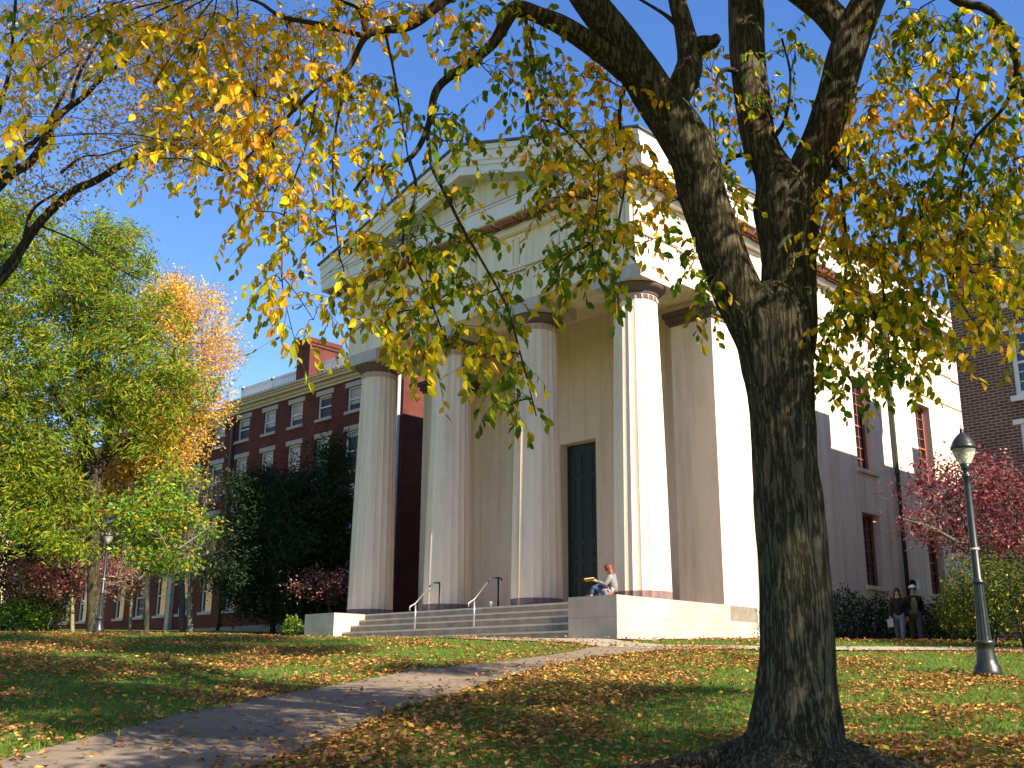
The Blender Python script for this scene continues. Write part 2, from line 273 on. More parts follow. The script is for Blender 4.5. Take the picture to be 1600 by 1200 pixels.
def window(parent, axis, sign, c, s, z0, wd, ht, nx_, ny_, fr, key, recess, sillmat=None, lintmat=None, blind=False, fw=.07, lint_h=.22, cut=.5):
    """sash window standing `recess` behind the wall face; window > pane, sill, lintel"""
    k = (key, axis, sign, cut)
    if k not in WC:
        def pt(a, d, zz): return (sign * d, a, zz) if axis == 0 else (a, sign * d, zz)
        def bx(g, a0, a1, d0, d1, e0, e1, m=0):
            A, B = pt(a0, d0, e0), pt(a1, d1, e1); g.box(np.minimum(A, B), np.maximum(A, B), m)
        f = G(); h = wd / 2
        bx(f, -h, -h + fw, -.1, .03, 0, ht); bx(f, h - fw, h, -.1, .03, 0, ht); bx(f, -h + fw, h - fw, -.1, .03, 0, fw); bx(f, -h + fw, h - fw, -.1, .03, ht - fw, ht); bx(f, -h + fw, h - fw, -.06, .015, ht / 2 - .03, ht / 2 + .03)
        iw = wd - 2 * fw
        for q in range(1, nx_): x = -h + fw + iw * q / nx_; bx(f, x - .012, x + .012, -.05, .003, fw, ht - fw)
        for q in range(1, ny_):
            if abs(q * 2 - ny_) > .1: zz = fw + (ht - 2 * fw) * q / ny_; bx(f, -h + fw, h - fw, -.05, 0, zz - .012, zz + .012)
        pn = G(); bx(pn, -h + .02, h - .02, -.09, -.04, .02, ht * cut, 0); bx(pn, -h + .02, h - .02, -.085, -.035, ht * cut + .002, ht - .02, 1)
        d = {'window': (f.mesh('window'), [fr]), 'pane': (pn.mesh('pane'), [M['screen'] if blind else M['glass'], M['blind'] if blind else M['glass']])}
        if sillmat: q = G(); bx(q, -h - .12, h + .12, -.1, recess + .09, -.14, -.005); d['sill'] = (q.mesh('sill'), [sillmat])
        if lintmat: q = G(); bx(q, -h - .16, h + .16, recess - .05, recess + .03, ht + .004, ht + lint_h); d['lintel'] = (q.mesh('lintel'), [lintmat])
        WC[k] = d
    loc = (c - sign * recess, s, z0) if axis == 0 else (s, c - sign * recess, z0)
    d = WC[k]; wo = link('window', d['window'][0], d['window'][1], parent, loc)
    for nm in d:
        if nm != 'window': link(nm, d[nm][0], d[nm][1], wo, loc)
    return wo

# ------------------------------------------------------------------ the chapel
XR, XL, YF, YB, ZP = -.05, -12.75, 1.16, 27.0, 1.04
ch = thing("chapel", "cream Greek temple chapel with four fluted columns and a pediment", "chapel", (-6.4, 0, 0))
st = G(); sz = [-.6, .235, .45, .66, .85]
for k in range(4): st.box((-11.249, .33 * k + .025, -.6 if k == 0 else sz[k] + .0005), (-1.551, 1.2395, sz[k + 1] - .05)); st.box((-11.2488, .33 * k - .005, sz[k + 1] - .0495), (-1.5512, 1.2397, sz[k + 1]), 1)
st.box((-11.2486, 1.215, ZP - .05), (-1.5514, 1.2399, ZP + .001), 1)
st.build("steps", [M['granite_step'], M['granite_tread_lit']], ch)
g = G().box((-12.78, 1.2402, -.6), (-.02, 6.3, ZP)); g.build("stylobate", M['granite_step'], ch)
for a, b in ((-1.55, 0), (-12.8, -11.25)):
    g = G().box((a, 0, -.6), (b, 1.2400, ZP)); g.build("plinth_block", M['granite'], ch)
for a_, b_ in (((-.0195, 1.2404, -.6), (0, 4.9, ZP)), ((-12.8, 1.2404, -.6), (-12.7805, 4.9, ZP)), ((-.045, 4.9004, -.6), (.0, 27.04, .62))): G().box(a_, b_).build("foundation", M['granite'], ch)
# columns
NF = 20
def flute(th): t = (th * NF / (2 * math.pi)) % 1.0; return 1 - .042 * np.sin(np.pi * t) ** .8
def shaft_r(t): return .747 + (.60 - .747) * t + .012 * math.sin(math.pi * t)
prof = [(shaft_r(t), ZP + .2 + t * 7.86) for t in np.linspace(0, 1, 22)]
cs = G().lathe((0, 0, 0), prof, NF * 8, 0, flute).mesh("column"); cb_ = G().lathe((0, 0, 0), [(.752, ZP), (.752, ZP + .203)], NF * 8, 0, flute).mesh("base_band")
nk = G(); nk.lathe((0, 0, 0), [(.597, 9.10), (.598, 9.16)], NF * 8, 0, flute); nk.lathe((0, 0, 0), [(.585, 9.14), (.585, 9.25), (.61, 9.255), (.61, 9.29)], 48)
for k in range(NF): a = 2 * math.pi * k / NF; nk.box((.59 * math.cos(a) - .03, .59 * math.sin(a) - .03, 9.15), (.59 * math.cos(a) + .03, .59 * math.sin(a) + .03, 9.255))
nk = nk.mesh("necking")
ec = G().lathe((0, 0, 0), [(.60, 9.29), (.635, 9.295), (.635, 9.325), (.62, 9.33), (.655, 9.335), (.655, 9.365), (.70, 9.40), (.78, 9.45), (.83, 9.50), (.845, 9.53), (.825, 9.56)], 64).mesh("echinus"); ab = G().box((-.86, -.86, 9.561), (.86, .86, 9.939)).mesh("abacus")
for k in range(4):
    loc = (-6.4 + (k - 1.5) * 3.767, 2.03, 0); c_ = link("column", cs, M['stucco'], ch, loc)
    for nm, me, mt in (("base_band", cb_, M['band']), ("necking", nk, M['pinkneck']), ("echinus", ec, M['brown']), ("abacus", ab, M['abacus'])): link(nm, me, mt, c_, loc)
# antae, porch wall, door
for a, b in ((-1.5, XR), (XL, -11.3)):
    an = G().box((a, 4.71, ZP + .001), (b, 6.2, 9.94)).build("anta", M['stucco'], ch)
    q = G()
    for o_, z0, z1 in ((.05, 9.30, 9.40), (.12, 9.401, 9.56), (.19, 9.561, 9.72)): q.box((a - o_, 4.71 - o_, z0), (b + (o_ if b > -5 else o_), 6.1, z1))
    q.build("anta_capital", M['brown'], an)
g = G(); wall_holes(g, 1, 6.03, -11.3, -1.5, ZP, 10.95, [(-7.17, -5.6, ZP, 6.74)], .45, -1); g.build("porch_wall", M['stucco'], ch)
dr = G().box((-7.17, 6.48, ZP), (-5.6, 6.55, 6.74)); dr.build("door_backing", M['door'], ch)
for s_, a in ((-1, -7.165), (1, -6.38)):
    lf = G(); b = a + .775
    lf.box((a, 6.40, ZP + .02), (b, 6.4795, 6.70))
    for e, f in ((1.25, 2.15), (2.3, 2.75), (2.9, 3.35), (3.5, 5.55), (5.7, 6.45)):
        for u0, u1 in ((a + .10, a + .36), (a + .42, a + .68)):
            lf.box((u0, 6.385, e), (u1, 6.3995, f)); lf.box((u0 + .05, 6.372, e + .05), (u1 - .05, 6.3845, f - .05))
    lo = lf.build("door", M['door'], ch)
    hx = -6.44 if s_ < 0 else -6.33; q = G().tube([(hx, 6.36, 2.10), (hx, 6.34, 2.13), (hx, 6.34, 2.23), (hx, 6.36, 2.26)], .011, 8); q.box((hx - .025, 6.3621, 2.04), (hx + .025, 6.3715, 2.32)); q.build("door_handle", M['brass'], lo)
# side walls
WY = [8.85, 13.85, 18.85, 23.85]; holes = []
for y in WY: holes += [(y - .66, y + .66, 2.12, 4.55), (y - .66, y + .66, 6.05, 9.32)]
g = G(); wall_holes(g, 0, XR, 6.2, YB, .6, 9.94, holes, .38, 1); wall_holes(g, 0, XL, 6.2, YB, 0, 9.94, [], .3, -1); g.add([(XL, YB, 0), (XR, YB, 0), (XR, YB, 12.3), (XL, YB, 12.3)], [(0, 1, 2, 3)])
g.build("side_wall", M['stucco_paler'], ch)
for y in WY:
    for z0, ht, ny_ in ((2.12, 2.43, 6), (6.05, 3.27, 8)): window(ch, 0, 1, XR, y, z0, 1.32, ht, 3, ny_, M['sash_red'], f'ch{ht}', .30, M['stucco_paler'])
# entablature
en = G(); en.box((XL, YF, 9.94), (XR + .0, 2.86, 12.3)); en.box((-1.75, 2.8602, 9.941), (XR, YB, 12.3)); en.box((XL, 2.8602, 9.941), (-11.05, YB, 12.3)); en.box((-11.05, 2.861, 10.95), (-1.75, 6.5, 11.1)); en.build("entablature", M['stucco_paler'], ch)
ta = G(); ta.box((XL - .06, YF - .06, 10.99), (XR + .06, YF - .0002, 11.10)); ta.box((XR + .0002, YF, 10.99), (XR + .06, YB, 11.10)); ta.box((XL - .06, YF, 10.99), (XL - .0002, YB, 11.10)); ta.build("taenia", M['stucco_paler'], ch)
oc = G(); oc.box((XR + .0002, 5.0, 9.72), (XR + .035, YB, 9.79)); oc.box((XR + .0002, YF - .02, 10.955), (XR + .04, YB, 10.9895)); oc.box((XL - .04, YF - .04, 10.955), (XR + .04, YF - .0002, 10.9895)); oc.build("string_course", M['ochre'], ch)
tri = G()
for k in range(3): x = (k - 1) * .27; tri.prism([(x - .115, -.001, 11.101), (x - .115, -.02, 11.101), (x - .07, -.055, 11.101), (x + .07, -.055, 11.101), (x + .115, -.02, 11.101), (x + .115, -.001, 11.101)], (0, 0, .86))
tri.box((-.41, -.06, 11.962), (.41, -.001, 12.08)); trm = tri.mesh("triglyph")
reg = G().box((-.40, -.055, 10.90), (.40, -.001, 10.954), 0)
for k in range(6): reg.lathe((-.335 + k * .134, -.045, 10.85), [(.033, 0), (.026, .05)], 8, 1)
rgm = reg.mesh("regula")
mu = G().box((-.38, -.60, 12.335), (.38, -.13, 12.418), 0)
for a in range(6):
    for b in range(3): mu.lathe((-.32 + a * .128, -.54 + b * .175, 12.27), [(.046, 0), (.038, .066)], 8, 1)
mum = mu.mesh("mutule")
def place_all(me, nm, mats, xs_front, ys_side, zrot=True):
    for x in xs_front: link(nm, me, mats, ch, (x, YF, 0))
    for y in ys_side: o = link(nm, me, mats, ch, (XR, y, 0)); o.rotation_euler = (0, 0, math.pi / 2)
fx = [-6.4 + k * 1.883 for k in range(-3, 4)]; fx[0] -= .25; fx[-1] += .25
sy = [YF + .42 + k * 1.883 for k in range(14)]
place_all(trm, "triglyph", [M['stucco_paler']], fx, sy); place_all(rgm, "regula", [M['stucco_paler'], M['mutred']], fx, sy)
place_all(mum, "mutule", [M['mutred'], M['mutred']], [-6.4 + k * .9415 for k in range(-7, 8)], [YF + .2 + k * .9415 for k in range(28)])
OV = .70
co = G()
co.box((XL - .25, YF - .25, 12.1), (XR + .25, YF + .3, 12.30)); co.box((XR - .3, YF + .301, 12.1), (XR + .25, YB + .2, 12.30)); co.box((XL - .25, YF + .301, 12.1), (XL + .3, YB + .2, 12.30))
co.box((XL - OV, YF - OV, 12.42), (XR + OV, YF + .6, 12.90)); co.box((XR - .6, YF + .6005, 12.42), (XR + OV, YB + .5, 12.90)); co.box((XL - OV, YF + .6005, 12.42), (XL + .6, YB + .5, 12.90)); co.box((XL - .1, YF - .1, 12.301), (XR + .1, YF + .5, 12.4195)); co.box((XR - .5, YF + .501, 12.301), (XR + .1, YB + .2, 12.4195))
co.box((XL - OV - .05, YF - OV - .05, 12.901), (XR + OV + .05, YF + .2, 12.965)); 
for sg, xw in ((1, XR), (-1, XL)):
    for o_, z0, z1 in ((.05, 12.9655, 13.03), (.0, 13.031, 13.12), (.10, 13.121, 13.33), (.16, 13.331, 13.40)):
        a, b = xw - sg * .4, xw + sg * (OV + o_); co.box((min(a, b), YF - OV + .02, z0), (max(a, b), YB + .5, z1))
co.build("cornice", M['paint_white'], ch)
fl = G().box((XL - OV - .06, YF - OV - .06, 12.9655), (XR + OV + .06, YF + .1, 12.985)); fl.build("flashing", M['lead'], ch)
XC = -6.4; SL = (15.45 - 13.40) / (6.35 + OV); XE = XR + OV + .1
rk = G()
def rake(y0, y1, top, bot):
    for sg in (1, -1):
        P = [(XC, 15.45 - top), (XC + sg * (XE - XC + .05), 15.45 - top - SL * (XE - XC + .05)), (XC + sg * (XE - XC + .05), 15.45 - bot - SL * (XE - XC + .05)), (XC, 15.45 - bot)]
        P3 = [(x, y0, z) for x, z in P]; rk.prism(P3 if sg < 0 else P3[::-1], (0, y1 - y0, 0))
rake(.33, 1.6, .0, .17); rake(.385, 1.6, .1705, .50); rake(.43, 1.6, .501, .58); rake(.40, 1.6, .581, .66); rake(.448, 1.6, .661, .97)
rk.build("raking_cornice", M['paint_white'], ch)
pd = G().prism([(XL, YF, 12.96), (XR, YF, 12.96), (XC, YF, 15.0)], (0, .4, 0)); pd.build("pediment", M['stucco_paler'], ch)
rf = G()
for sg in (1, -1):
    P = [(XC, .27, 15.47), (XC + sg * (XE - XC + .12), .27, 15.47 - SL * (XE - XC + .12)), (XC + sg * (XE - XC + .12), .27, 15.53 - SL * (XE - XC + .12)), (XC, .27, 15.54)]
    rf.prism(P if sg < 0 else P[::-1], (0, YB + .4, 0))
rf.build("roof", M['roof'], ch)
bg = G().prism([(XL, YB - .3, 12.3), (XR, YB - .3, 12.3), (XC, YB - .3, 15.2)], (0, .3, 0)); bg.build("rear_gable", M['stucco_paler'], ch)
for y in (15.95,):
    dp = G().tube([(XR + .55, y, 12.1), (XR + .40, y, 11.9), (XR + .13, y, 11.55), (XR + .11, y, 10.5), (XR + .11, y, .1)], .075, 12)
    for z in (9.0, 6.2, 3.4): dp.lathe((XR + .11, y, z), [(.09, 0), (.09, .08)], 12)
    dp.build("downspout", M['pipe'], ch)
q = G().box((XR + .0005, 16.4, 2.15), (XR + .16, 16.78, 2.52)); q.box((XR + .16, 16.44, 2.19), (XR + .20, 16.74, 2.48)); q.build("wall_vent", M['iron'], ch)

# handrails on the steps
for k, (x, lab) in enumerate(((-7.95, "steel stair handrail between the two left columns, dark upper end"), (-5.45, "steel stair handrail in front of the chapel door, dark upper end"))):
    h = thing("handrail", lab, "handrail", (x, .45, .45), "handrails on the chapel steps")
    G().tube([(x, .48, .44), (x, .48, 1.16)], .028, 10).build("lower_post", M['steel'], h)
    G().tube([(x, 1.42, 1.03), (x, 1.42, 1.85)], .03, 10).build("upper_post", M['iron'], h)
    G().tube([(x, .27, .98), (x, .26, 1.08), (x, .32, 1.12), (x, .48, 1.20), (x, .98, 1.70)], .02, 8).build("sloping_rail", M['steel'], h)
    G().tube([(x, .981, 1.701), (x, 1.10, 1.80), (x, 1.18, 1.85), (x, 1.50, 1.86), (x, 1.55, 1.84), (x, 1.55, 1.78)], .024, 8).build("upper_rail", M['iron'], h)
o = G().lathe((-5.62, 1.33, ZP), [(.05, 0), (.065, .14), (.067, .15), (.06, .155)], 16).build("paper_cup", M['white']); tag(o, "small white cup left on the top step beside a handrail post", "cup")

# ------------------------------------------------------------------ brick building at left
bl = thing("brick_building", "red brick building with cream cornice, roof balustrade and chimney left of the chapel", "building", (-28, 8.2, .5))
YW = 8.2; XE1 = -18.15; XW = -31.95; XW2 = -56.0
wx = [-19.3, -21.62, -23.9, -26.2, -28.5, -30.85]; wx2 = [-33.2 - 2.35 * k for k in range(9)]
rows = [(10.84, 1.13, 2), (8.05, 1.85, 2), (5.3, 1.9, 2), (2.3, 2.1, 2)]; hs = [(x - .53, x + .53, z, z + h) for x in wx + wx2 for z, h, _ in rows]
g = G(); wall_holes(g, 1, YW, XW2, XE1, 1.5, 12.42, hs, .16, -1); wall_holes(g, 0, XE1, YW, 22, 0, 12.42, [], .1, 1); g.add([(XW2, YW, 0), (XW2, 22, 0), (XW2, 22, 12.42), (XW2, YW, 12.42)], [(0, 1, 2, 3)]); g.build("wall", M['brick'], bl)
g = G().box((XW2 - .03, YW - .06, -1), (XE1 + .03, YW + .0, 1.5)); g.build("base_course", M['granite_step'], bl)
for x in wx + wx2:
    for z, h, n in rows: window(bl, 1, -1, YW, x, z, 1.06, h, 1, 2, M['white'], f'bl{h}', .10, M['sandstone'], M['sandstone'], z > 7, .07, .24, rnd.choice((.3, .5, .5, .68, .86)))
cn = G()
for o_, z0, z1 in ((.08, 12.30, 12.43), (.16, 12.431, 12.58), (.34, 12.581, 12.72), (.42, 12.721, 12.82), (.50, 12.821, 12.92)): cn.box((XW - (.15 + o_ * .4), YW - o_, z0), (XE1 + o_, YW + .4, z1)); cn.box((XE1 - .4, YW + .401, z0), (XE1 + o_, 22, z1)); cn.box((XW2, YW - o_ * .8, z0 - .25), (XW - .36, YW + .4, z1 - .25))
cn.build("cornice", M['cream'], bl)
rf = G(); a0, a1, b0, b1 = XW - .3, XE1 + .5, YW - .5, 21.0; c0, c1, d0, d1 = XW - .3, XE1 - 2.2, YW + 1.8, 18.2; ze, zt_ = 12.93, 13.66
rf.add([(a0, b0, ze), (a1, b0, ze), (a1, b1, ze), (a0, b1, ze), (c0, d0, zt_), (c1, d0, zt_), (c1, d1, zt_), (c0, d1, zt_)], [(0, 1, 5, 4), (1, 2, 6, 5), (2, 3, 7, 6), (3, 0, 4, 7), (4, 5, 6, 7)])
rf.add([(XW2, b0, 12.68), (XW - .31, b0, 12.68), (XW - .31, d0 - .01, 13.60), (XW2, d0 - .01, 13.60), (XW2, 18, 13.60), (XW - .31, 18, 13.60)], [(0, 1, 2, 3), (3, 2, 5, 4)])
rfo = rf.build("roof", noisy("grey_slate_roof", (.20, .21, .21), (.30, .31, .30), 6, .7, .2), bl)
bs = G()
def balus(p0, p1):
    p0 = np.array(p0, float); p1 = np.array(p1, float); L = np.linalg.norm(p1 - p0); d = (p1 - p0) / L; n = int(L / .24)
    for z, hh, t in ((.06, .1, .07), (.78, .12, .09)): a = np.minimum(p0, p1) - t; b = np.maximum(p0, p1) + t; bs.box((a[0], a[1], zt_ + z), (b[0], b[1], zt_ + z + hh))
    for k in range(n + 1):
        q = p0 + d * L * k / n; t = .09 if k % 12 == 0 else .045; bs.box((q[0] - t, q[1] - t, zt_ + (0 if k % 12 == 0 else .1601)), (q[0] + t, q[1] + t, zt_ + (.96 if k % 12 == 0 else .7799)))
balus((c0 - 1.9, d0, 0), (c1, d0, 0)); balus((c1, d0 + .2, 0), (c1, d1, 0)); bs.build("balustrade", M['white'], bl)
def chimney(par, x0, x1, y0, y1, z0, z1, m):
    c_ = G().box((x0, y0, z0), (x1, y1, z1)); c_.box((x0 - .07, y0 - .07, z1 - .38), (x1 + .07, y1 + .07, z1 - .22)); c_.box((x0 - .12, y0 - .12, z1 - .219), (x1 + .12, y1 + .12, z1 + .02)); return c_.build("chimney", m, par)
chimney(rfo, -27.85, -26.75, YW + .95, YW + 2.75, 12.5, 15.65, M['brick'])
dpx = XW + .25
G().tube([(XW - .5, YW - .35, 12.35), (dpx - .25, YW - .25, 12.0), (dpx, YW - .12, 11.8), (dpx, YW - .12, .2)], .085, 10).build("downspout", M['pipe'], bl)
G().tube([(XE1 - .15, YW - .13, 12.2), (XE1 - .15, YW - .13, .1)], .075, 10).build("downspout", noisy("downspout_grey", (.30, .32, .34), (.40, .42, .44), 5, .5, .05), bl)
dc = G().box((-36.9, YW - .22, .5), (-36.5, YW - .0005, 4.3)); dc.build("door_case", M['sandstone'], bl)

# pale building far left
pb = thing("pale_building", "pale yellow stone building glimpsed through leaves at the far left", "building", (-65, 0, 1))
g = G(); hs = [(-8 + 3.2 * k, -6.6 + 3.2 * k, z, z + 1.9) for k in range(7) for z in (3, 6.6, 10.2)]; wall_holes(g, 0, -58, -10, 15, 0, 13, hs, .2, 1); wall_holes(g, 1, -10, -72, -58, 0, 13, [], .2, -1); g.build("wall", M['yellowstone'], pb)
for k in range(7):
    for z in (3, 6.6, 10.2): window(pb, 0, 1, -58, -7.3 + 3.2 * k, z, 1.4, 1.9, 2, 4, M['sandstone'], 'pb', .12, M['sandstone'])
G().prism([(-57.4, -10.5, 13), (-72.5, -10.5, 13), (-65, -10.5, 16)], (0, 26, 0)).build("roof", M['roof'], pb)

# ------------------------------------------------------------------ old brick hall at right (its eave and chimneys shade the chapel side)
bh = thing("brick_hall", "dark brown brick hall with white sash windows at the right edge", "building", (14, 14, 0))
YW = 6.9; XA = 6.0; XB = 34.0; wxr = [8.02 + 2.9 * k for k in range(9)]
rowsr = [(8.44, 1.34, 4), (5.98, 1.72, 6), (3.5, 1.75, 6), (1.0, 1.6, 6)]; hs = [(x - .62, x + .62, z, z + h) for x in wxr for z, h, _ in rowsr]
g = G(); wall_holes(g, 1, YW, XA, XB, -.5, 9.85, hs, .14, -1); wall_holes(g, 0, XA, YW, 24, -.5, 9.85, [], .1, -1); g.add([(XB, YW, -.5), (XB, 24, -.5), (XB, 24, 9.85), (XB, YW, 9.85)], [(0, 1, 2, 3)]); g.build("wall", M['brick_dark'], bh)
for x in wxr:
    for z, h, n in rowsr:
        wo = window(bh, 1, -1, YW, x, z, 1.24, h, 4, n, M['white'], f'bh{h}', .05, M['white'], M['white'], False, .11, .13)
cn = G()
for o_, z0, z1 in ((.06, 9.80, 9.98), (.14, 9.981, 10.12), (.32, 10.121, 10.30), (.42, 10.301, 10.42), (.50, 10.421, 10.56)): cn.box((XA - o_ * .7, YW - o_ * .6, z0), (XB + o_, YW + .4, z1)); cn.box((XA - o_, YW + .401, z0), (XA + .4, 24.3, z1))
cn.build("cornice", M['cream'], bh)
rf = G(); rf.add([(XA - .4, YW - .3, 10.565), (XB + .5, YW - .3, 10.565), (XB + .5, 24.5, 10.565), (XA - .5, 24.5, 10.565), (XA + 4.5, 15.5, 13.2), (XB - 4.5, 15.5, 13.2)], [(0, 1, 5, 4), (2, 3, 4, 5)]); rf.add([(XA - .4, YW - .3, 10.565), (XA + 4.5, 15.5, 13.2), (XA - .5, 24.5, 10.565)], [(0, 1, 2)]); rf.add([(XB + .5, YW - .5, 10.565), (XB + .5, 24.5, 10.565), (XB - 4.5, 15.5, 13.2)], [(0, 1, 2)])
rfo = rf.build("roof", M['roof'], bh)
for y0, y1, zt2 in ((9.9, 11.4, 12.2), (14.3, 15.3, 13.3), (17.8, 19.0, 12.1)): chimney(rfo, XA + .35, XA + 1.25, y0, y1, 10.4, zt2, M['brick_dark'])

# ------------------------------------------------------------------ leaves, trees
LEAF8 = (np.array([(0, 0, 0), (.28, .40, .05), (.62, .40, .05), (1, 0, -.10), (.62, -.40, .05), (.28, -.40, .05), (.30, 0, -.06), (.65, 0, -.07)]) * np.array([1, 1.15, 1]), np.array([(0, 6, 1), (1, 6, 7), (1, 7, 2), (2, 7, 3), (0, 5, 6), (5, 7, 6), (5, 4, 7), (4, 3, 7)]))
LEAF4 = (np.array([(0, 0, 0), (.45, .5, .06), (1, 0, -.05), (.45, -.5, .06)]), np.array([(0, 3, 2), (0, 2, 1)]))
def unit(a): return a / (np.linalg.norm(a, axis=-1, keepdims=True) + 1e-9)
def leaves(g, P, D, L, W, mi, tmpl=LEAF4, N=None):
    P = np.asarray(P); n = len(P); D = unit(D); N = rng.normal(size=(n, 3)) + np.array([0, 0, .8]) if N is None else N
    S = unit(np.cross(N, D)); N = np.cross(D, S); T, F = tmpl; L = np.broadcast_to(L, n)[:, None, None]; W = np.broadcast_to(W, n)[:, None, None]
    V = P[:, None] + L * T[None, :, 0, None] * D[:, None] + W * T[None, :, 1, None] * S[:, None] + L * T[None, :, 2, None] * N[:, None]
    k = len(T); FF = (F[None] + (np.arange(n) * k)[:, None, None]).reshape(-1, 3); g.add(V.reshape(-1, 3), FF, np.repeat(mi, len(F)))
def curve(P, n):                                                   # smooth polyline through control points (Catmull-Rom), any number of columns
    P = np.array(P, float); Q = np.vstack([2 * P[0] - P[1], P, 2 * P[-1] - P[-2]]); m = len(P) - 1; out = []
    for s in np.linspace(0, m - 1e-6, n):
        k = int(s); t = s - k; a, b, c_, d = Q[k:k + 4]; out.append(.5 * ((2 * b) + (c_ - a) * t + (2 * a - 5 * b + 4 * c_ - d) * t * t + (3 * b - a - 3 * c_ + d) * t ** 3))
    return np.array(out)
def pxlimb(pts, n=None):                                           # (px, py, dist, width px) -> points and radii
    A = np.array([[*at(x, y, d), w_ / 2 * mpp(x, y, d)] for x, y, d, w_ in pts]); C_ = curve(A, n or len(pts) * 6); return C_[:, :3], np.maximum(C_[:, 3], .003)
def barkfn(P, amp, seed):
    P = np.asarray(P)
    def fn(r, th):
        out = np.zeros((len(r), len(th)))
        for a in range(len(r)):
            for b in range(len(th)):
                cx, cy_ = math.cos(th[b]), math.sin(th[b]); v = noise.noise(Vector((cx * r[a] * 17 + seed, cy_ * r[a] * 17, P[a, 2] * 2.2))); v2 = noise.noise(Vector((cx * 2.2 + seed, cy_ * 2.2, P[a, 2] * 1.1)))
                out[a, b] = r[a] * (1 + amp * .9 * v2) - amp * .75 * max(0, .42 - abs(v)) * min(r[a], .35) * 1.6
        return out
    return fn

# ---- the big tree in front
TR = thing("tree", "big dark trunked tree with forked limbs and drooping yellow green leaves", "tree", (11.8, -12.35, -1.62))
Pt, Rt = pxlimb([(1240, 1250, 9.2, 330), (1240, 1195, 9.2, 215), (1243, 1160, 9.2, 170), (1244, 1110, 9.2, 145), (1245, 1040, 9.2, 129), (1244, 960, 9.2, 124), (1240, 880, 9.2, 119), (1233, 800, 9.2, 114), (1227, 720, 9.2, 109), (1221, 640, 9.2, 107), (1213, 570, 9.2, 118), (1209, 510, 9.2, 124), (1206, 472, 9.2, 104), (1200, 448, 9.22, 50)], 260); Rt = Rt * .945
bf = barkfn(Pt, .10, 3.1)
def rootfn(r, th):
    o_ = bf(r, th); k = np.clip((Rt - .40) / .5, 0, 1)[:, None]; return o_ * (1 + k * (.22 * np.cos(5 * th + .6) + .14 * np.cos(3 * th + 2) + .1 * np.cos(9 * th)))
tr_g = G().tube(Pt, Rt, 150, 0, True, rootfn); tr_o = tr_g.build("trunk", M['bark'], TR)
rt = G()
for a, L_ in ((10, 1.5), (75, .9), (150, 1.3), (205, 1.6), (265, 1.2), (320, 1.9), (345, 1.4)):
    a = math.radians(a); P0 = np.array([11.83, -12.4, 0]); pts = []
    for t in np.linspace(0, 1, 9): x, y = P0[0] + math.cos(a + .25 * math.sin(3 * t)) * (.25 + L_ * t), P0[1] + math.sin(a + .25 * math.sin(3 * t)) * (.25 + L_ * t); pts.append((x, y, gz(x, y) + .16 * (1 - t) ** 2 - .05 * t, .15 * (1 - t) ** 1.3 + .03))
    C_ = curve(pts, 30); rt.tube(C_[:, :3], C_[:, 3], 14, 0, True, barkfn(C_, .12, a))
rt.build("surface_root", M['bark'], TR)
LIMBS = []
def limb(pts, sides=40, n=None, nm="limb", parent=None, amp=.07):
    P, R_ = pxlimb(pts, n or len(pts) * 9); LIMBS.append((P, R_)); g = G().tube(P, R_, sides, 0, True, barkfn(P, amp, rnd.random() * 9) if sides > 15 else None); return g.build(nm, M['bark'] if sides > 15 else M['bark_thin'], parent or TR)
lb1 = limb([(1205, 590, 9.2, 78), (1192, 530, 9.18, 86), (1150, 450, 9.12, 78), (1118, 365, 9.05, 74), (1097, 300, 8.98, 74), (1085, 245, 8.9, 76), (1055, 195, 8.85, 76), (1022, 150, 8.8, 70), (998, 110, 8.75, 64), (965, 60, 8.7, 57), (920, 0, 8.6, 52), (880, -55, 8.5, 46), (800, -140, 8.3, 36)], 44)
lb2 = limb([(1222, 600, 9.22, 84), (1230, 520, 9.25, 92), (1232, 450, 9.3, 88), (1232, 390, 9.35, 88), (1230, 330, 9.4, 104), (1226, 300, 9.4, 96), (1206, 262, 9.42, 60), (1188, 225, 9.45, 56), (1178, 170, 9.5, 55), (1168, 90, 9.6, 55), (1165, 0, 9.7, 56), (1162, -90, 9.8, 50)], 44)
lb3 = limb([(1238, 370, 9.38, 70), (1246, 320, 9.4, 74), (1264, 268, 9.4, 66), (1288, 205, 9.4, 60), (1309, 135, 9.4, 56), (1326, 75, 9.4, 58), (1346, 25, 9.4, 54), (1376, -45, 9.4, 46), (1420, -140, 9.3, 36)], 40)
limb([(1325, 60, 9.4, 44), (1300, 28, 9.4, 45), (1275, 4, 9.35, 44), (1230, -28, 9.2, 40), (1150, -80, 9.0, 30)], 30, parent=lb3, nm="branch")
limb([(1060, 180, 8.86, 46), (1030, 155, 8.8, 44), (990, 118, 8.7, 41), (935, 77, 8.6, 36), (882, 42, 8.5, 32), (842, 24, 8.45, 27), (805, 14, 8.4, 26), (786, 42, 8.35, 20), (768, 70, 8.3, 17), (730, 102, 8.25, 15), (684, 138, 8.2, 13), (668, 200, 8.2, 10), (640, 247, 8.2, 8), (582, 266, 8.2, 6), (553, 298, 8.2, 4)], 20, parent=lb1, nm="branch")
limb([(1050, 168, 8.85, 40), (1070, 125, 8.9, 44), (1078, 95, 8.95, 40), (1068, 40, 9.0, 31), (1058, 0, 9.05, 28), (1045, -60, 9.1, 24)], 24, parent=lb1, nm="branch")
limb([(1074, 98, 8.95, 30), (1092, 72, 8.9, 28), (1112, 66, 8.85, 22), (1122, 58, 8.8, 14)], 16, parent=lb1, nm="branch")
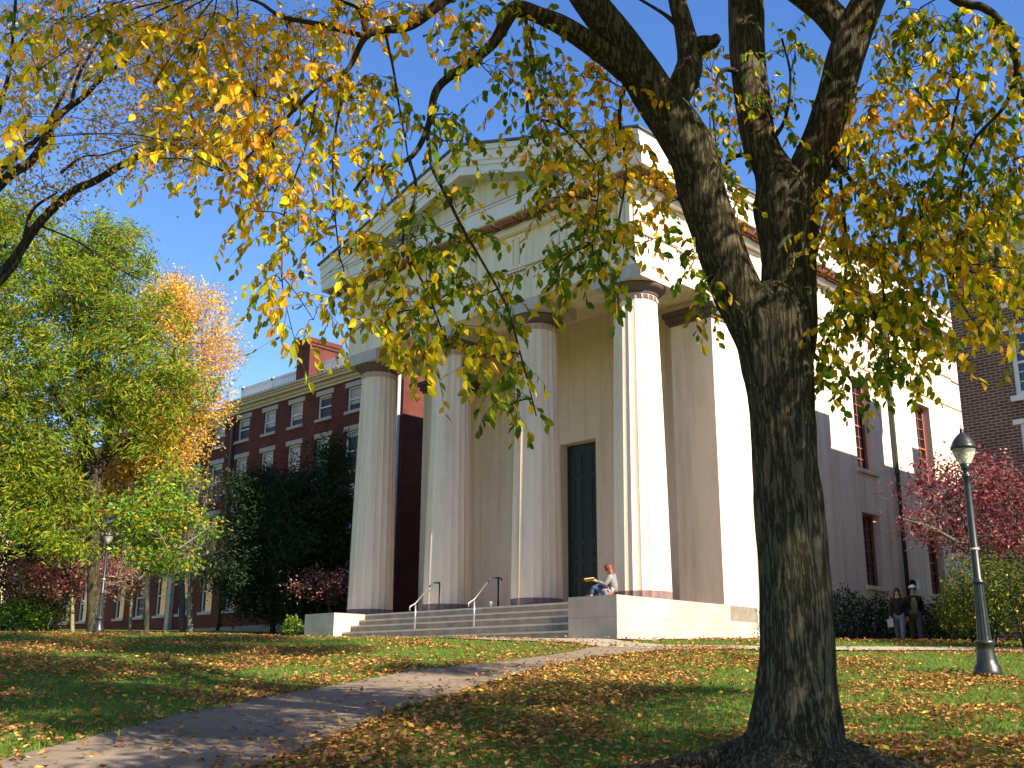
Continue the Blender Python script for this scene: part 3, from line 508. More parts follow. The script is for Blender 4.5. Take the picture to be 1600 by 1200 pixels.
limb([(885, -50, 8.5, 40), (800, -85, 8.4, 32), (735, -40, 8.3, 26), (692, 0, 8.25, 20), (642, 40, 8.2, 14), (592, 48, 8.2, 12), (568, 62, 8.2, 10), (542, 110, 8.2, 7.5), (500, 132, 8.2, 6.5), (450, 182, 8.2, 5), (400, 232, 8.2, 3.5), (360, 272, 8.2, 2)], 12, parent=lb1, nm="branch")
thin = [[(572, 57, 8.2, 9), (535, 48, 8.2, 8), (500, 38, 8.2, 8), (440, 26, 8.2, 7), (400, 2, 8.2, 5), (340, -10, 8.3, 4)], [(570, 48, 8.2, 6), (560, 15, 8.2, 6), (530, 0, 8.2, 5), (500, -20, 8.2, 4)], [(668, 205, 8.2, 7), (675, 260, 8.2, 6), (700, 310, 8.1, 5.5), (722, 355, 8.05, 5), (760, 420, 8.0, 4), (792, 480, 7.95, 3.5), (815, 560, 7.9, 3), (838, 650, 7.9, 2)], [(640, 248, 8.2, 5), (650, 300, 8.2, 5), (630, 380, 8.2, 4), (665, 450, 8.1, 3.5), (700, 540, 8.1, 2.5)], [(603, 55, 8.2, 4), (615, 110, 8.2, 4), (621, 150, 8.2, 3.5), (632, 210, 8.2, 3), (640, 260, 8.2, 2)], [(820, 20, 8.4, 6), (832, 110, 8.4, 5.5), (824, 165, 8.4, 5), (834, 184, 8.4, 5), (870, 194, 8.4, 4), (905, 225, 8.4, 3.2), (935, 275, 8.4, 2.4), (925, 380, 8.5, 2)], [(1372, -45, 9.3, 24), (1440, -40, 9.2, 18), (1500, 3, 9.1, 14), (1537, 12, 9.05, 13), (1567, 38, 9.0, 12), (1582, 70, 9.0, 11.5), (1589, 110, 9.0, 11), (1578, 150, 9.0, 8), (1560, 178, 9.0, 6), (1525, 215, 9.0, 5), (1506, 260, 9.0, 4), (1500, 320, 9.0, 3), (1490, 420, 9.1, 2)], [(1588, 100, 9.0, 8), (1600, 150, 8.9, 6), (1620, 260, 8.9, 4)], [(1290, 240, 9.4, 12), (1320, 270, 9.35, 8), (1350, 320, 9.3, 6), (1375, 420, 9.3, 4), (1390, 540, 9.2, 3)], [(1305, 250, 9.4, 9), (1315, 300, 9.4, 6), (1322, 420, 9.3, 4), (1305, 560, 9.25, 2.5)], [(1500, 130, 9.1, 4), (1480, 230, 9.1, 4), (1440, 320, 9.1, 3), (1440, 440, 9.1, 2)], [(545, 112, 8.2, 4), (525, 200, 8.2, 4), (520, 290, 8.2, 3), (530, 400, 8.3, 2)], [(500, 132, 8.2, 4), (480, 220, 8.2, 3), (445, 330, 8.3, 2.5), (440, 430, 8.3, 2)], [(980, 120, 8.75, 9), (968, 180, 8.75, 6), (978, 270, 8.7, 4), (960, 380, 8.7, 3)], [(1175, 240, 9.45, 9), (1140, 250, 9.4, 6), (1115, 300, 9.3, 4), (1105, 420, 9.0, 3)], [(1170, 120, 9.5, 12), (1130, 110, 9.4, 7), (1115, 160, 9.4, 4), (1120, 250, 9.4, 3)], [(1195, 230, 9.4, 10), (1225, 190, 9.5, 6), (1235, 120, 9.5, 4), (1222, 60, 9.5, 3)], [(1060, 40, 9.0, 10), (1035, 20, 9.0, 6), (985, -10, 9.0, 4)]]
for t in thin: limb(t, 7, nm="branch")
SK = np.vstack([p for p, r in LIMBS if r.min() < .06]); SKR = np.concatenate([r for p, r in LIMBS if r.min() < .06]); SK = SK[SKR < .09]
LM = [M['lg'], M['lyg'], M['ly'], M['lo']]; HUE = {'g': (.50, .38, .10, .02), 'y': (.12, .50, .33, .05), 'o': (.03, .24, .42, .31), 'm': (.25, .40, .25, .10)}
BL = """100,40,90,50,8.5,10,g 60,110,60,70,8.5,6,y 170,60,60,60,8.5,8,g 40,215,45,40,8,5,y 250,40,60,50,8.6,9,o 300,90,60,60,8.4,10,y 360,60,60,60,8.4,10,o 330,170,70,60,8.3,12,y 240,130,50,50,8.6,7,y 400,150,50,80,8.2,12,o 380,230,60,50,8.2,9,y 300,240,60,35,8.4,7,y 430,230,40,60,8.2,8,o 210,250,40,30,8.6,3,y
450,60,50,50,8.2,9,y 490,100,40,60,8.2,7,o 520,30,50,40,8.3,7,o 590,20,40,30,8.3,5,o 640,20,50,25,8.3,5,o 470,170,40,50,8.2,7,y 430,300,40,60,8.3,9,y 400,330,25,40,8.3,3,y 480,250,40,60,8.2,7,y 540,160,40,50,8.2,6,y 570,130,50,30,8.2,6,y 460,370,35,50,8.3,6,y 440,440,25,50,8.3,5,y 490,500,30,50,8.3,5,y 530,450,25,50,8.3,5,y 460,530,25,25,8.3,2,y
520,340,40,60,8.2,6,y 560,250,40,60,8.2,6,y 590,200,35,50,8.2,4,y 640,220,35,50,8.2,5,g 610,290,40,50,8.2,7,y 560,390,40,60,8.2,9,y 600,440,45,60,8.2,12,y 590,520,40,40,8.2,8,y 640,380,45,70,8.2,13,g 650,490,40,50,8.1,12,y 690,440,45,60,8.1,12,g 700,540,45,40,8,12,y 740,470,40,60,8,10,g 720,380,40,50,8,7,g 690,330,40,40,8.1,6,g 740,300,30,30,8.1,4,g 760,560,40,40,7.9,9,y 805,590,25,35,7.9,6,g 790,635,30,20,7.9,4,g 800,460,25,40,8,4,g 640,560,35,30,8.1,4,y
700,180,30,40,8.2,4,g 715,220,20,30,8.2,3,g 770,120,50,50,8.3,7,g 720,60,40,40,8.3,5,m 760,20,40,30,8.4,5,g 820,60,40,60,8.4,8,g 850,120,45,50,8.4,9,m 880,190,45,50,8.4,9,m 840,230,40,40,8.4,7,m 910,120,40,40,8.7,7,o 940,170,40,50,8.7,8,o 960,230,40,40,8.7,9,o 900,280,50,50,8.5,10,m 860,310,40,40,8.5,6,m 950,300,40,40,8.6,8,o 920,360,45,45,8.5,10,g 880,400,35,40,8.5,7,g 970,380,35,40,8.6,7,m 940,420,35,20,8.5,6,g 870,460,25,20,8.5,3,y 1010,280,30,35,9.4,6,o 1035,330,25,25,9.4,5,o
1085,395,25,30,8.8,4,g 1105,450,25,45,8.8,6,g 1110,110,30,60,9.4,6,m 1120,210,25,70,9.4,7,m 1150,320,20,50,9.4,5,m 1225,90,35,50,9.5,7,g 1215,180,35,50,9.5,8,g
1300,320,25,50,9.4,9,o 1340,260,50,60,9.4,11,m 1370,330,50,60,9.3,13,y 1420,290,50,50,9.2,9,g 1330,410,50,60,9.3,12,y 1400,400,55,60,9.3,14,y 1450,350,45,60,9.2,10,y 1310,500,35,60,9.3,10,y 1370,500,50,60,9.2,13,g 1430,480,45,60,9.2,12,y 1480,440,40,60,9.1,8,y 1300,590,22,35,9.2,5,g 1390,580,30,30,9.2,6,g 1445,550,25,25,9.2,5,y 1520,380,50,60,9,11,y 1540,460,30,50,9,7,y 1580,420,30,60,9,6,m 1530,515,25,20,9,3,o 1560,330,40,50,9,8,m 1500,320,35,50,9.1,7,g
1400,110,50,60,9.2,9,y 1380,170,40,40,9.2,6,o 1420,40,50,40,9.2,9,g 1480,50,40,50,9.1,8,g 1500,110,40,50,9.1,7,m 1440,160,40,50,9.2,7,o 1480,180,40,40,9.1,5,y 1560,60,40,50,9,7,m 1595,140,25,60,9,5,m 1540,220,50,50,9,8,g 1480,240,40,40,9.1,6,g 1585,260,30,60,9,6,m 1330,220,30,30,9.3,4,y 1550,290,50,50,9,8,g"""
tw = G(); cr = G(); LP, LD, LL, LMi = [], [], [], []
for b in BL.split():
    x, y, rx, ry, d, n, h = b.split(','); x, y, rx, ry, d, n = float(x), float(y), float(rx), float(ry), float(d), int(n); pr = {'g': (.14, .46, .33, .07), 'y': (.03, .30, .46, .21), 'o': (.01, .16, .43, .40)}.get(h, HUE[h]) if x < 460 else HUE[h]; mp1 = mpp(x, y, d)
    B = at(x, y, d); k = np.argmin(((SK - B) ** 2).sum(1)); A = SK[k]; L_ = np.linalg.norm(B - A)
    mid = (A + B) / 2 + np.array([rnd.uniform(-.08, .08), rnd.uniform(-.08, .08), .12 * L_]); bp = curve([A, mid, B], 10)
    if L_ > .12: tw.tube(bp, np.linspace(.008, .004, 10), 4, 0, False)
    for q in range(int(n * (1.0 if (470 < x < 830 and y > 230) else 2.1 if x > 1280 else 1.6))):
        a, s_ = rnd.uniform(0, 6.283), math.sqrt(rnd.random()); st_ = at(x + rx * s_ * math.cos(a), y - .15 * ry + .8 * ry * s_ * math.sin(a), d + rnd.uniform(-.45, .45))
        A2 = bp[np.argmin(((bp - st_) ** 2).sum(1))] if rnd.random() < .6 else bp[rnd.randint(3, 9)]; m2 = (A2 + st_) / 2 + np.array([0, 0, .06]); l1 = curve([A2, m2, st_], 6); dr_ = unit(st_ - A2) * .5 + np.array([rnd.uniform(-.8, .8), rnd.uniform(-.8, .8), -.2]); dr_ = unit(dr_); pt_ = st_.copy(); hang = [pt_]; nn = rnd.randint(5, 10)
        for e in range(nn):
            dr_ = unit(dr_ + np.array([0, 0, -.13]) + rng.normal(size=3) * .12); pt_ = pt_ + dr_ * .052; hang.append(pt_)
        pth = np.vstack([l1, hang[1:]]); tw.tube(pth, np.linspace(.0035, .0014, len(pth)), 3, 0, False)
        for e in range(len(l1) // 2, len(pth)):
            if rnd.random() < .12: continue
            sd = unit(np.cross(dr_, rng.normal(size=3))); LP.append(pth[e]); LD.append(dr_ * .35 + sd * .75 + np.array([0, 0, -.7])); LL.append(rnd.uniform(.065, .118)); LMi.append(rnd.choices(range(4), pr)[0])
LP = np.array(LP); LL = np.array(LL); leaves(cr, LP, np.array(LD), LL, LL * rng.uniform(.48, .62, len(LL)), np.array(LMi), LEAF8, rng.normal(size=(len(LP), 3)) + np.array([.2, -.2, .5]))
# the rest of the crown, above and around, plus clumps added for shade
def inframe(P, m=70):
    v = P - CAM; z = v @ AF; x = 800 + FPX * (v @ AR) / np.maximum(z, .01); y = 600 - FPX * (v @ AU) / np.maximum(z, .01); return (z > .1) & (x > -m) & (x < 1600 + m) & (y > -m) & (y < 1200 + m)
def fill_crown(tw, cr, c, r, n, per, sig, anchors, L=(.10, .15), pr=(.2, .36, .34, .1), check=True):
    nc = max(8, n // 9); T = unit(rng.normal(size=(nc, 3))) * (rng.random((nc, 1)) ** .42) * np.array(r) + np.array(c); T = np.repeat(T, 27, 0) + rng.normal(size=(nc * 27, 3)) * .5; T = T[rng.permutation(len(T))]
    ok = (T[:, 2] > gz(T[:, 0], T[:, 1]) + 3.4) & (np.linalg.norm(T - CAM, axis=1) > 3)
    if check: ok &= ~inframe(T)
    T = T[ok][:n]; T = T[np.argsort([((anchors - t) ** 2).sum(1).min() for t in T])]
    for t in T:
        A = anchors[np.argmin(((anchors - t) ** 2).sum(1) + 2 * np.maximum(anchors[:, 2] - t[2], 0))]; L_ = np.linalg.norm(t - A); mid = (A + t) / 2 + np.array([0, 0, .12 * L_])
        pth = curve([A, mid, t], 8)
        if check and inframe(pth, 0).any(): continue
        tw.tube(pth, np.linspace(.010 + .005 * L_, .004, 8), 5, 0, False); anchors = np.vstack([anchors, pth[2:]])
    P = np.repeat(T, per, 0) + rng.normal(size=(len(T) * per, 3)) * np.array([sig, sig, sig * .8])
    if check: P = P[~inframe(P, 30)]
    D = rng.normal(size=P.shape) * np.array([1, 1, .5]) + np.array([0, 0, -.4]); L_ = rng.uniform(*L, len(P)); leaves(cr, P, D, L_, L_ * .55, rng.choice(4, len(P), p=pr))
anch = np.vstack([p for p, r in LIMBS[:3]]); AO = anch[(anch[:, 2] > 4) & ~inframe(anch, 0)]; up = []
for base, dirs in ((anch[np.argmax(anch[:, 2])], 0),):
    for k in range(16):
        a = k * 2.4; s0 = AO[rnd.randrange(len(AO))]; e = np.array([11.8 + math.cos(a) * rnd.uniform(2, 5.5), -12.4 + math.sin(a) * rnd.uniform(2, 5.5), rnd.uniform(7, 13.5)]); m_ = (s0 + e) / 2 + np.array([0, 0, .8]); C_ = curve([s0, m_, e], 16)
        if not inframe(C_[1:], 20).any(): up.append(C_); tw.tube(C_, np.linspace(.11, .03, 16), 8, 0, False)
anch = np.vstack([anch] + up)
fill_crown(tw, cr, (11.8, -12.4, 8.2), (7.6, 7.6, 7.4), 440, 140, .27, anch, (.11, .16))
fill_crown(tw, cr, (8.5, -11.0, 12.0), (6.0, 6.0, 4.0), 360, 140, .28, anch, (.11, .16))  # extra leaf clumps out of view, added to shade the left lawn
fill_crown(tw, cr, (14.5, -13.5, 7.0), (4.5, 5.0, 3.0), 60, 140, .28, anch, (.11, .16))  # more unseen clumps, added to shade the path
fill_crown(tw, cr, (17.6, -12.2, 5.6), (3.2, 3.6, 3.2), 36, 130, .26, anch, (.11, .16))  # unseen clumps on the sun side, added to shade the trunk
tw.build("twigs", M['bark_thin'], TR); cr.build("crown", LM, TR)

# ---- generic trees
def grow(name, label, base, trunk, clumps, nlimb, ntwig, per, leaf, mats, probs, sig=.45, droop=.5, group=None, barkm='bark_grey', trunkr=None, limb_r=.07, extra=None, leafshape=.4, tmpl=LEAF4, twig_out=0.0, coh=0.0):
    """trunk: list of (x,y,z,r); clumps: ellipsoids (centre, radii); leaves hang about twig ends inside the clumps"""
    T = thing(name, label, "tree", base, group); C_ = curve(trunk, max(12, len(trunk) * 6)); C_[:, 3] = np.maximum(C_[:, 3], .006); b = G().tube(C_[:, :3], C_[:, 3], 14, 0, True)
    sk = [C_[len(C_) // 3:, :3]]
    for e_ in extra or []: Q_ = curve(e_, len(e_) * 5); b.tube(Q_[:, :3], np.maximum(Q_[:, 3], .02), 10, 0, True); sk.append(Q_[6:, :3])
    vol = np.array([r[0] * r[1] * r[2] for _, r in clumps]) ** .8; vol /= vol.sum()
    def sample(n):
        k = rng.choice(len(clumps), n, p=vol); d = unit(rng.normal(size=(n, 3))) * rng.random((n, 1)) ** .4; return np.array([clumps[q][0] for q in k]) + d * np.array([clumps[q][1] for q in k])
    def attach(t, S):
        dz = t[2] - S[:, 2]; cost = np.linalg.norm(S - t, axis=1) + np.where(dz < .15, 2.0, 0); return S[np.argmin(cost)]
    for t in sample(nlimb):
        S = np.vstack(sk); A = attach(t, S); L_ = np.linalg.norm(t - A); P = curve([A, (A + t) / 2 + rng.normal(size=3) * .08 * L_ + np.array([0, 0, .10 * L_]), t], 10); b.tube(P, np.linspace(min(limb_r, .02 + .02 * L_), .012, 10), 6, 0, False); sk.append(P[3:])
    b.build("trunk", M[barkm], T); S = np.vstack(sk); tg = G(); tp = sample(ntwig)
    for t in tp:
        A = attach(t, S); L_ = np.linalg.norm(t - A); e = t + twig_out * unit(t - A); P = curve([A, (A + t) / 2 + rng.normal(size=3) * .1 * L_, e], 6); tg.tube(P, np.linspace(.012, .004, 6), 3, 0, False)
    tg.build("branches", M[barkm], T)
    P = np.repeat(tp, per, 0) + rng.normal(size=(ntwig * per, 3)) * sig * np.array([1, 1, .75]); D = rng.normal(size=P.shape) * np.array([1, 1, .6]) + np.array([0, 0, -droop]) + coh * np.repeat(unit(rng.normal(size=(ntwig, 3)) * np.array([1, 1, .2])), per, 0); L_ = rng.uniform(*leaf, len(P))
    cl = G(); leaves(cl, P, D, L_, L_ * leafshape, rng.choice(len(mats), len(P), p=probs), tmpl); cl.build("crown", mats, T); return T
def E(px, py, d, rx, ry, rd=None): m_ = mpp(px, py, d); return (at(px, py, d), (rx * m_ if rd is None else (rx * m_ + rd) / 2, (rx * m_ if rd is None else (rx * m_ + rd) / 2), ry * m_))
def TK(pts): return [(*at(x, y, d), w_ / 2 * mpp(x, y, d)) for x, y, d, w_ in pts]
def gb(px, py, d): p_ = at(px, py, d); return (p_[0], p_[1], float(gz(p_[0], p_[1])) - .05)

# left tree: trunk outside the picture, limbs reaching in
LT = thing("tree", "grey limbed tree with small pinkish orange leaves reaching in from top left", "tree", gb(-330, 1000, 16))
lt = G(); LSK = []
for t in [[(-330, 1200, 16, 95), (-330, 1000, 16, 70), (-300, 800, 16, 62), (-230, 640, 16, 52), (-120, 520, 15.7, 42), (0, 430, 15.4, 30), (60, 350, 15.3, 26), (110, 302, 15.2, 24), (150, 282, 15.2, 21), (190, 258, 15.2, 19), (250, 228, 15.2, 14), (290, 215, 15.2, 9), (345, 228, 15.2, 4)],
          [(-250, 680, 15.9, 46), (-140, 450, 15.6, 36), (0, 288, 15.4, 29), (50, 250, 15.3, 25), (92, 182, 15.2, 20), (130, 152, 15.2, 15), (162, 120, 15.2, 11), (215, 80, 15.2, 8), (265, 40, 15.2, 4)], [(110, 170, 15.2, 11), (122, 120, 15.1, 10), (150, 70, 15.0, 8), (180, 20, 15, 6), (205, -20, 15, 4)], [(-60, 360, 15.4, 22), (-10, 200, 15.3, 14), (15, 110, 15.2, 10), (19, 70, 15.2, 9), (22, 30, 15.2, 9), (26, -20, 15.2, 7)], [(18, 85, 15.2, 7), (48, 42, 15.2, 6), (70, 5, 15.2, 5), (85, -30, 15.2, 4)],
          [(-180, 560, 16, 34), (-60, 330, 16, 26), (30, 240, 16, 20), (70, 200, 16, 12), (140, 60, 16, 8), (160, -20, 16, 5)], [(95, 270, 15.2, 9), (130, 245, 15.2, 6), (165, 241, 15.2, 5), (240, 216, 15.1, 3)], [(-40, 480, 15.4, 24), (20, 420, 15.2, 14), (36, 385, 15.1, 13), (50, 330, 15.1, 10), (90, 300, 15, 6)], [(60, 352, 15.3, 7), (110, 372, 15.2, 5), (150, 395, 15.1, 5), (200, 428, 15.0, 4), (235, 442, 15, 2)], [(200, 428, 15, 3), (222, 418, 15, 2), (240, 385, 15, 1.5)]]:
    P, R_ = pxlimb(t); R_ = R_ * (.55 + .4 * np.clip((R_ - .13) / .15, 0, 1)); lt.tube(P, R_, 12, 0, True); LSK.append(P)
lt.build("trunk", M['bark'], LT); LSK = np.vstack(LSK); ltt = G(); ltc = G()
BL2 = "60,40,80,50,150 150,60,80,60,170 30,130,50,60,110 100,120,70,60,120 240,40,70,50,160 330,40,70,50,170 200,110,60,40,100 280,110,60,50,150 370,110,60,60,170 200,190,60,40,120 280,190,60,50,170 350,190,60,50,180 420,130,50,80,130 430,220,40,60,110 260,240,60,30,110 330,250,50,30,80 110,240,50,50,50 40,300,30,40,40 160,240,60,50,50 480,60,50,50,110 100,300,40,30,40 20,230,30,40,40 560,180,40,60,40 460,300,40,60,40"
tp = []
for b in BL2.split():
    x, y, rx, ry, n = map(float, b.split(','))
    for q in range(int(n / 1.5)):
        a, s_ = rnd.uniform(0, 6.28), math.sqrt(rnd.random()); t = at(x + rx * s_ * math.cos(a), y + ry * s_ * math.sin(a), 15.2 + rnd.uniform(-1.2, 1.2)); tp.append(t)
tp = np.array(tp); tp = tp[np.argsort([((LSK - t) ** 2).sum(1).min() for t in tp])]; LS2 = LSK
for t in tp:
    A = LS2[np.argmin(((LS2 - t) ** 2).sum(1))]; C_ = curve([A, (A + t) / 2 + rng.normal(size=3) * .12 * np.linalg.norm(t - A), t], 6); ltt.tube(C_, np.linspace(.006, .003, 6), 3, 0, False); LS2 = np.vstack([LS2, C_[2:]])
P = np.repeat(tp, 7, 0) + rng.normal(size=(len(tp) * 7, 3)) * .17; L_ = rng.uniform(.05, .095, len(P)); leaves(ltc, P, rng.normal(size=P.shape) + np.array([0, 0, -.5]), L_, L_ * .55, rng.choice(3, len(P), p=(.5, .3, .2)))
fill_crown(ltt, ltc, at(-330, 300, 16) + np.array([0, 0, 2.0]), (5.2, 5.2, 5.5), 260, 30, .4, LSK, (.06, .1), (.5, .25, .25, 0))
ltt.build("twigs", M['bark_thin'], LT); ltc.build("crown", [M['lpk'], M['lo'], M['ly']], LT)

# tree right of the picture: shades the big trunk
b0 = (25.5, -12.2, float(gz(25.5, -12.2)))
grow("tree", "yellow leaved tree on the lawn right of the big dark trunk, beyond the frame", b0, [(25.5, -12.2, b0[2] - .1, .3), (25.4, -12.2, 3, .22), (25.2, -12.3, 7, .15), (25.2, -12.3, 10, .05)], [((25.2, -12.6, 8.3), (4.0, 4.6, 3.0)), ((22.8, -13.2, 7.6), (2.6, 3.0, 2.2))], 26, 300, 40, (.11, .16), LM, (.2, .36, .34, .1), .34, .5, None, 'bark', leafshape=.55)

# honey locust, golden tree, sapling, dogwoods, evergreen
grow("tree", "tall feathery green and yellow tree beside the far lamp post", gb(147, 990, 44), TK([(147, 1010, 44, 24), (146, 930, 44, 19), (147, 840, 44, 18), (150, 775, 44, 19), (146, 735, 44, 16), (130, 650, 44, 12), (120, 520, 44, 9), (110, 400, 44, 5)]) , [E(70, 480, 44, 130, 120, 4), E(150, 420, 44, 70, 90, 3), E(40, 620, 44, 130, 120, 4), E(200, 590, 44, 110, 70, 4), E(230, 640, 43, 70, 45, 2), E(55, 735, 43, 75, 75, 3), E(30, 780, 43, 60, 60, 2), E(-80, 620, 44, 120, 200, 4), E(20, 380, 44, 90, 80, 3), E(-60, 330, 44, 90, 90, 3), E(170, 370, 44, 40, 40, 2), E(270, 590, 43, 40, 30, 1.5), E(60, 840, 42.5, 60, 30, 1.5), E(85, 800, 43, 60, 45, 2), E(215, 690, 43, 60, 35, 1.5), E(110, 860, 42.5, 35, 18, 1), E(200, 500, 44, 60, 60, 3)], 36, 1500, 52, (.17, .32), [M['lloc'], M['llocd'], M['llocy']], (.55, .25, .20), .27, .9, None, 'bark', limb_r=.16, leafshape=.27, coh=1.3, extra=[TK([(147, 800, 44, 16), (142, 760, 44, 14), (128, 700, 43.8, 10), (100, 640, 43.5, 8), (60, 560, 43, 5)]), TK([(148, 790, 44, 15), (156, 740, 44, 13), (168, 690, 43.8, 10), (180, 620, 43.6, 8), (200, 540, 43.5, 4)]), TK([(157, 735, 44, 9), (178, 708, 43.7, 7), (200, 690, 43.5, 4)]), TK([(100, 640, 43.5, 6), (40, 640, 43, 5), (-20, 600, 43, 3)])])
grow("tree", "golden orange tree thinning at the top, behind the feathery green tree", gb(285, 990, 47), TK([(285, 1000, 47, 10), (283, 850, 47, 10), (282, 700, 47, 9), (285, 560, 47, 7), (285, 440, 47, 3)]), [E(290, 500, 47, 75, 70, 2), E(260, 470, 47, 45, 45, 1.5), E(300, 620, 47, 60, 80, 2), E(260, 690, 46, 70, 70, 2), E(345, 560, 47, 32, 40, 1.2), E(230, 640, 47, 60, 80, 2), E(200, 730, 47, 60, 60, 2), E(120, 760, 47.5, 90, 60, 2), E(40, 740, 48, 60, 80, 2)], 44, 1250, 32, (.09, .17), [M['lgold'], M['lpk'], M['ly']], (.45, .42, .13), .32, .4, None, 'bark_grey', limb_r=.07, leafshape=.6, twig_out=.9)
sp_ = gb(229, 993, 31)
grow("tree", "small sapling with bright green leaves and a thin pale trunk on the lawn", sp_, TK([(229, 1000, 31, 7.5), (230, 940, 31, 6.5), (231, 890, 31, 6.5), (236, 820, 31, 5), (245, 750, 31, 3)]), [E(240, 860, 31, 62, 35, .9), E(225, 815, 31, 55, 35, .9), E(255, 795, 31, 55, 40, .8), E(250, 755, 31, 35, 25, .6), E(300, 745, 31, 22, 12, .4), E(195, 790, 31, 30, 14, .4), E(320, 820, 31, 40, 16, .4), E(290, 880, 31, 28, 12, .4)], 24, 260, 20, (.10, .16), [M['lsap'], M['lgold'], M['lyg']], (.74, .11, .15), .2, .35, None, 'bark_pale', limb_r=.03, leafshape=.6)
grow("dogwood_tree", "thin pinkish grey dogwood, mostly bare, right of the green sapling", gb(300, 990, 41), TK([(298, 1000, 41, 10), (297, 930, 41, 8), (300, 880, 41, 7), (318, 800, 41, 6), (325, 750, 41, 3)]), [E(325, 790, 41, 55, 50, 1.5), E(300, 860, 41, 75, 40, 1.5), E(330, 890, 41, 60, 30, 1.2), E(320, 760, 41, 32, 28, 1)], 34, 420, 3, (.07, .12), [M['lredp'], M['lred'], M['lbr']], (.55, .25, .2), .25, .3, "dogwoods along the brick building", 'bark_grey', limb_r=.05, leafshape=.5, twig_out=.35)
grow("dogwood_tree", "red leaved dogwood left of the far lamp post, twin pale stems", gb(113, 985, 46), TK([(113, 1000, 46, 7), (113, 950, 46, 5), (112, 920, 46, 5), (108, 890, 46, 3)]), [E(95, 905, 46, 75, 18, 1.5), E(60, 895, 46, 60, 20, 1.5), E(125, 885, 46, 60, 22, 1.5), E(85, 925, 46, 70, 12, 1.2)], 22, 260, 14, (.10, .17), [M['lred'], M['lredp'], M['lbr']], (.55, .3, .15), .28, .4, "dogwoods along the brick building", 'bark_pale', limb_r=.04, leafshape=.5)
grow("dogwood_tree", "dusty pink dogwood with fine grey stems between lamp post and sapling", gb(204, 990, 46), TK([(203, 1000, 46, 5.5), (204, 960, 46, 4.5), (206, 930, 46, 5), (206, 900, 46, 3)]), [E(185, 905, 46, 40, 30, 1.4), E(215, 905, 46, 40, 26, 1.4), E(178, 890, 46, 26, 20, 1.2)], 26, 240, 9, (.08, .13), [M['lredp'], M['lbr'], M['lred']], (.55, .25, .2), .26, .4, "dogwoods along the brick building", 'bark_pale', limb_r=.04, leafshape=.5, twig_out=.2)
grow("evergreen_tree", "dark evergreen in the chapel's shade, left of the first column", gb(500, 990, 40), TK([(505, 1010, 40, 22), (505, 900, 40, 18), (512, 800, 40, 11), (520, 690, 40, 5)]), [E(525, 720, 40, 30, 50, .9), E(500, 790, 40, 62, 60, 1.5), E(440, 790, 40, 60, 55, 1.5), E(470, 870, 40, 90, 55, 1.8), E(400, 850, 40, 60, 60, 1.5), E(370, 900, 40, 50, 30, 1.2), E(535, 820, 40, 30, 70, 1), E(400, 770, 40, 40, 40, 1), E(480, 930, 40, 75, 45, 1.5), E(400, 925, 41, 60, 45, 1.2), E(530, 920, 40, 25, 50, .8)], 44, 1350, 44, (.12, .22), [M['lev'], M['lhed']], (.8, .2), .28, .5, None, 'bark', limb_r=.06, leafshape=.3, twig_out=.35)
grow("dogwood_tree", "dull maroon dogwood before the brick wall, behind the dark evergreen", gb(425, 990, 42), TK([(425, 1010, 42, 9), (428, 930, 42, 7), (432, 850, 42, 4), (435, 780, 42, 2)]), [E(430, 760, 42, 45, 40, 1.2), E(455, 735, 42, 40, 30, 1.2), E(400, 810, 42, 40, 40, 1.2)], 24, 240, 9, (.08, .13), [M['lmar'], M['lred']], (.6, .4), .26, .4, "dogwoods along the brick building", 'bark_thin', limb_r=.03, leafshape=.5)
grow("dogwood_tree", "low pink tipped dogwood beside the chapel's left plinth block", gb(520, 985, 37), TK([(520, 1005, 37, 7), (518, 970, 37, 6), (510, 930, 37, 4), (495, 905, 37, 2.5)]), [E(520, 915, 37, 40, 28, 1.0), E(468, 918, 36.5, 26, 10, .5), E(490, 900, 37, 24, 12, .5)], 20, 130, 12, (.08, .13), [M['lredp'], M['lmar'], M['lhed']], (.25, .5, .25), .18, .4, "dogwoods along the brick building", 'bark_thin', limb_r=.03, leafshape=.5)
grow("dogwood_tree", "maroon leaved dogwood behind the tall lamp post, against the brick hall", gb(1530, 1000, 27), TK([(1535, 1020, 27, 10), (1532, 960, 27, 8), (1530, 910, 27, 6), (1520, 860, 27, 5), (1500, 800, 27, 3)]), [E(1480, 770, 26.5, 75, 35, 1.3), E(1500, 735, 27, 60, 30, 1.3), E(1560, 760, 27, 60, 50, 1.4), E(1450, 815, 26, 55, 25, .9), E(1420, 815, 25.5, 34, 14, .5), E(1550, 835, 27, 60, 32, 1.3), E(1500, 835, 27, 50, 25, 1), E(1600, 800, 27.5, 40, 60, 1), E(1495, 860, 26, 18, 16, .4)], 30, 380, 15, (.085, .14), [M['lmar'], M['lred'], M['lredp']], (.50, .28, .22), .19, .55, None, 'bark_grey', limb_r=.035, leafshape=.5)

